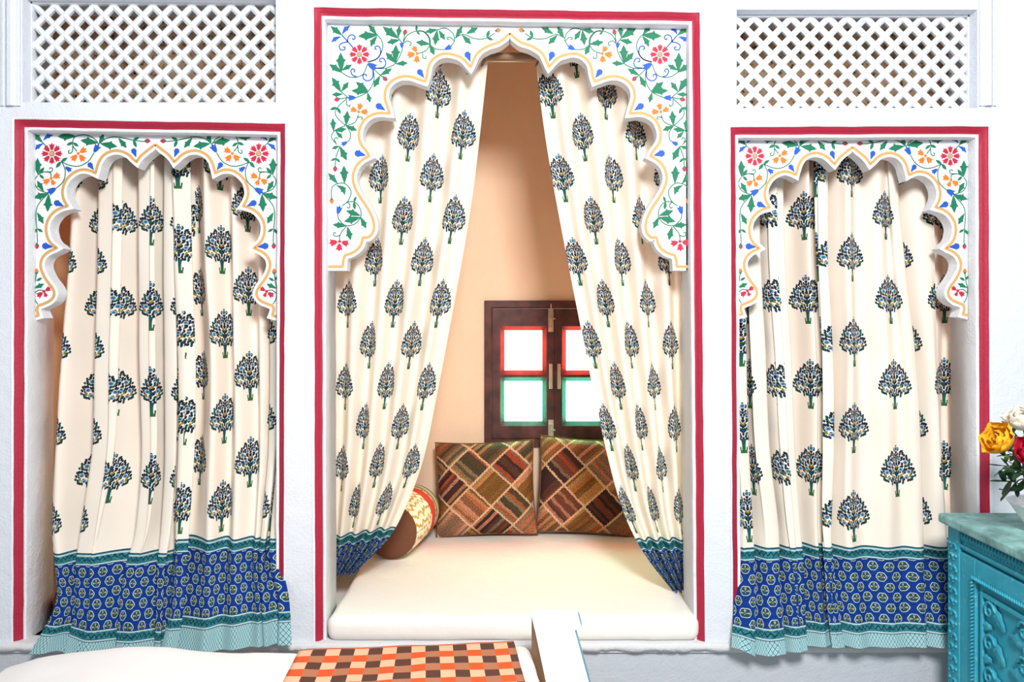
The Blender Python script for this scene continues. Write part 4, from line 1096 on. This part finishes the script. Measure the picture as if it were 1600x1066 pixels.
def rose(c_, size, mat, direction, label, seed):
    root = empty('rose', c_); rnd = random.Random(seed)
    tag(root, label, 'rose', 'roses in the white bowl')
    me = petal_mesh('petal', size*1.0, size*.52, size*.24, size*.10); me.materials.append(mat)
    Rq = Vector(direction).normalized().to_track_quat('Z', 'Y').to_matrix().to_4x4()
    n_ = 0
    for ringi, (cnt, rad_, tilt, sc) in enumerate(((3, .03, -.10, .78), (4, .10, .06, .88), (5, .17, .24, .95), (6, .22, .50, 1.0))):
        for k in range(cnt):
            a_ = k*2*math.pi/cnt+ringi*.6+rnd.uniform(-.15, .15)
            m4 = Rq @ Matrix.Rotation(a_, 4, 'Z') @ Matrix.Translation((0, -rad_*size, 0)) @ Matrix.Rotation(tilt+rnd.uniform(-.06, .06), 4, 'X') @ Matrix.Scale(sc, 4)
            o = link('petal', me, root); o.matrix_local = m4
    bm = bmesh.new(); lathe(bm, [(.001, -.15*size), (.16*size, -.10*size), (.24*size, .10*size), (.20*size, .28*size), (.02*size, .34*size)], 10); 
    o = obj('calyx', bm, M['stemgreen'], root); o.matrix_local = Rq
    bm = bmesh.new(); e = bc+Vector((0, 0, .03))-Vector(c_); d = Vector(direction).normalized()
    tube(bm, cr([tuple(Vector((0, 0, 0))-d*size*.1), tuple(-d*size*.9+e*.25), tuple(e*.65), tuple(e)], 5), .0028, 6); obj('stem', bm, M['stemgreen'], root)
def at(px, py, y): return P(px, py, y)
rose(at(1572, 694, -.46), .062, M['petal_y'], (-.75, -.25, .42), 'yellow-orange rose leaning out of the bowl', 1)
rose(at(1601, 712, -.52), .055, M['petal_r'], (-.12, -.85, .5), 'crimson rose at the front of the bowl', 2)
rose(at(1599, 668, -.40), .060, M['petal_w'], (-.3, -.3, .9), 'cream white rose at the top of the bowl', 3)
def sprig(pts, mats_, ln, label, seed, n_=7, group='leafy sprigs in the rose bowl'):
    rnd = random.Random(seed); pts = [Vector(p) for p in cr([tuple(p) for p in pts], 6)]
    root = empty('leaf_sprig', pts[0]); tag(root, label, 'foliage', group)
    bm = bmesh.new(); tube(bm, [p-pts[0] for p in pts], .0018, 6); obj('stem', bm, M['stemgreen'], root)
    me = petal_mesh('leaf', ln, ln*.24, ln*.06, ln*.05); me.materials.append(mats_)
    for k in range(n_):
        i = int(len(pts)*(.30+.66*k/max(1, n_-1)))
        i = min(i, len(pts)-2); t = (pts[i+1]-pts[i]).normalized(); side = t.cross(Vector((0, -1, 0))).normalized()*(1 if k % 2 else -1)
        d = (t*rnd.uniform(.5, .9)+side*rnd.uniform(.6, 1)+Vector((0, -rnd.uniform(0, .4), 0))).normalized()
        if k == n_-1: d = t
        o = link('leaf', me, root); m4 = d.to_track_quat('Z', 'Y').to_matrix().to_4x4(); m4.translation = pts[i]-pts[0]; o.matrix_local = m4 @ Matrix.Rotation(rnd.uniform(-.5, .5), 4, 'Z') @ Matrix.Scale(rnd.uniform(.8, 1.1), 4)
bz = bc+Vector((0, 0, .03))
sprig([bz, at(1597, 760, -.46), at(1566, 752, -.47)], M['leafdark'], .050, 'dark broad leaves drooping over the bowl rim', 4, 7)
sprig([bz, at(1600, 740, -.50), at(1568, 728, -.50)], M['leafdark'], .046, 'dark leaf sprig just under the yellow rose', 5, 8)
sprig([bz, at(1599, 720, -.44), at(1566, 712, -.45)], M['leaflight'], .034, 'light green sprig below the yellow rose', 6, 9)
sprig([bz, at(1600, 700, -.38), at(1572, 664, -.38)], M['leaflight'], .030, 'light green sprig rising between white and yellow roses', 7, 9)
sprig([bz, at(1612, 745, -.55), at(1592, 735, -.56)], M['leafdark'], .044, 'dark leaf sprig under the crimson rose', 8, 8)
sprig([bz, at(1603, 750, -.43), at(1574, 770, -.44)], M['leafdark'], .048, 'dark leaf sprig hanging lowest over the bowl', 9, 7)
sprig([bz, at(1596, 730, -.41), at(1578, 700, -.41)], M['leafdark'], .042, 'dark leaf sprig behind the yellow rose', 10, 9)
sprig([bz, at(1604, 728, -.47), at(1586, 716, -.48)], M['leaflight'], .036, 'light green sprig between yellow and crimson roses', 11, 9)
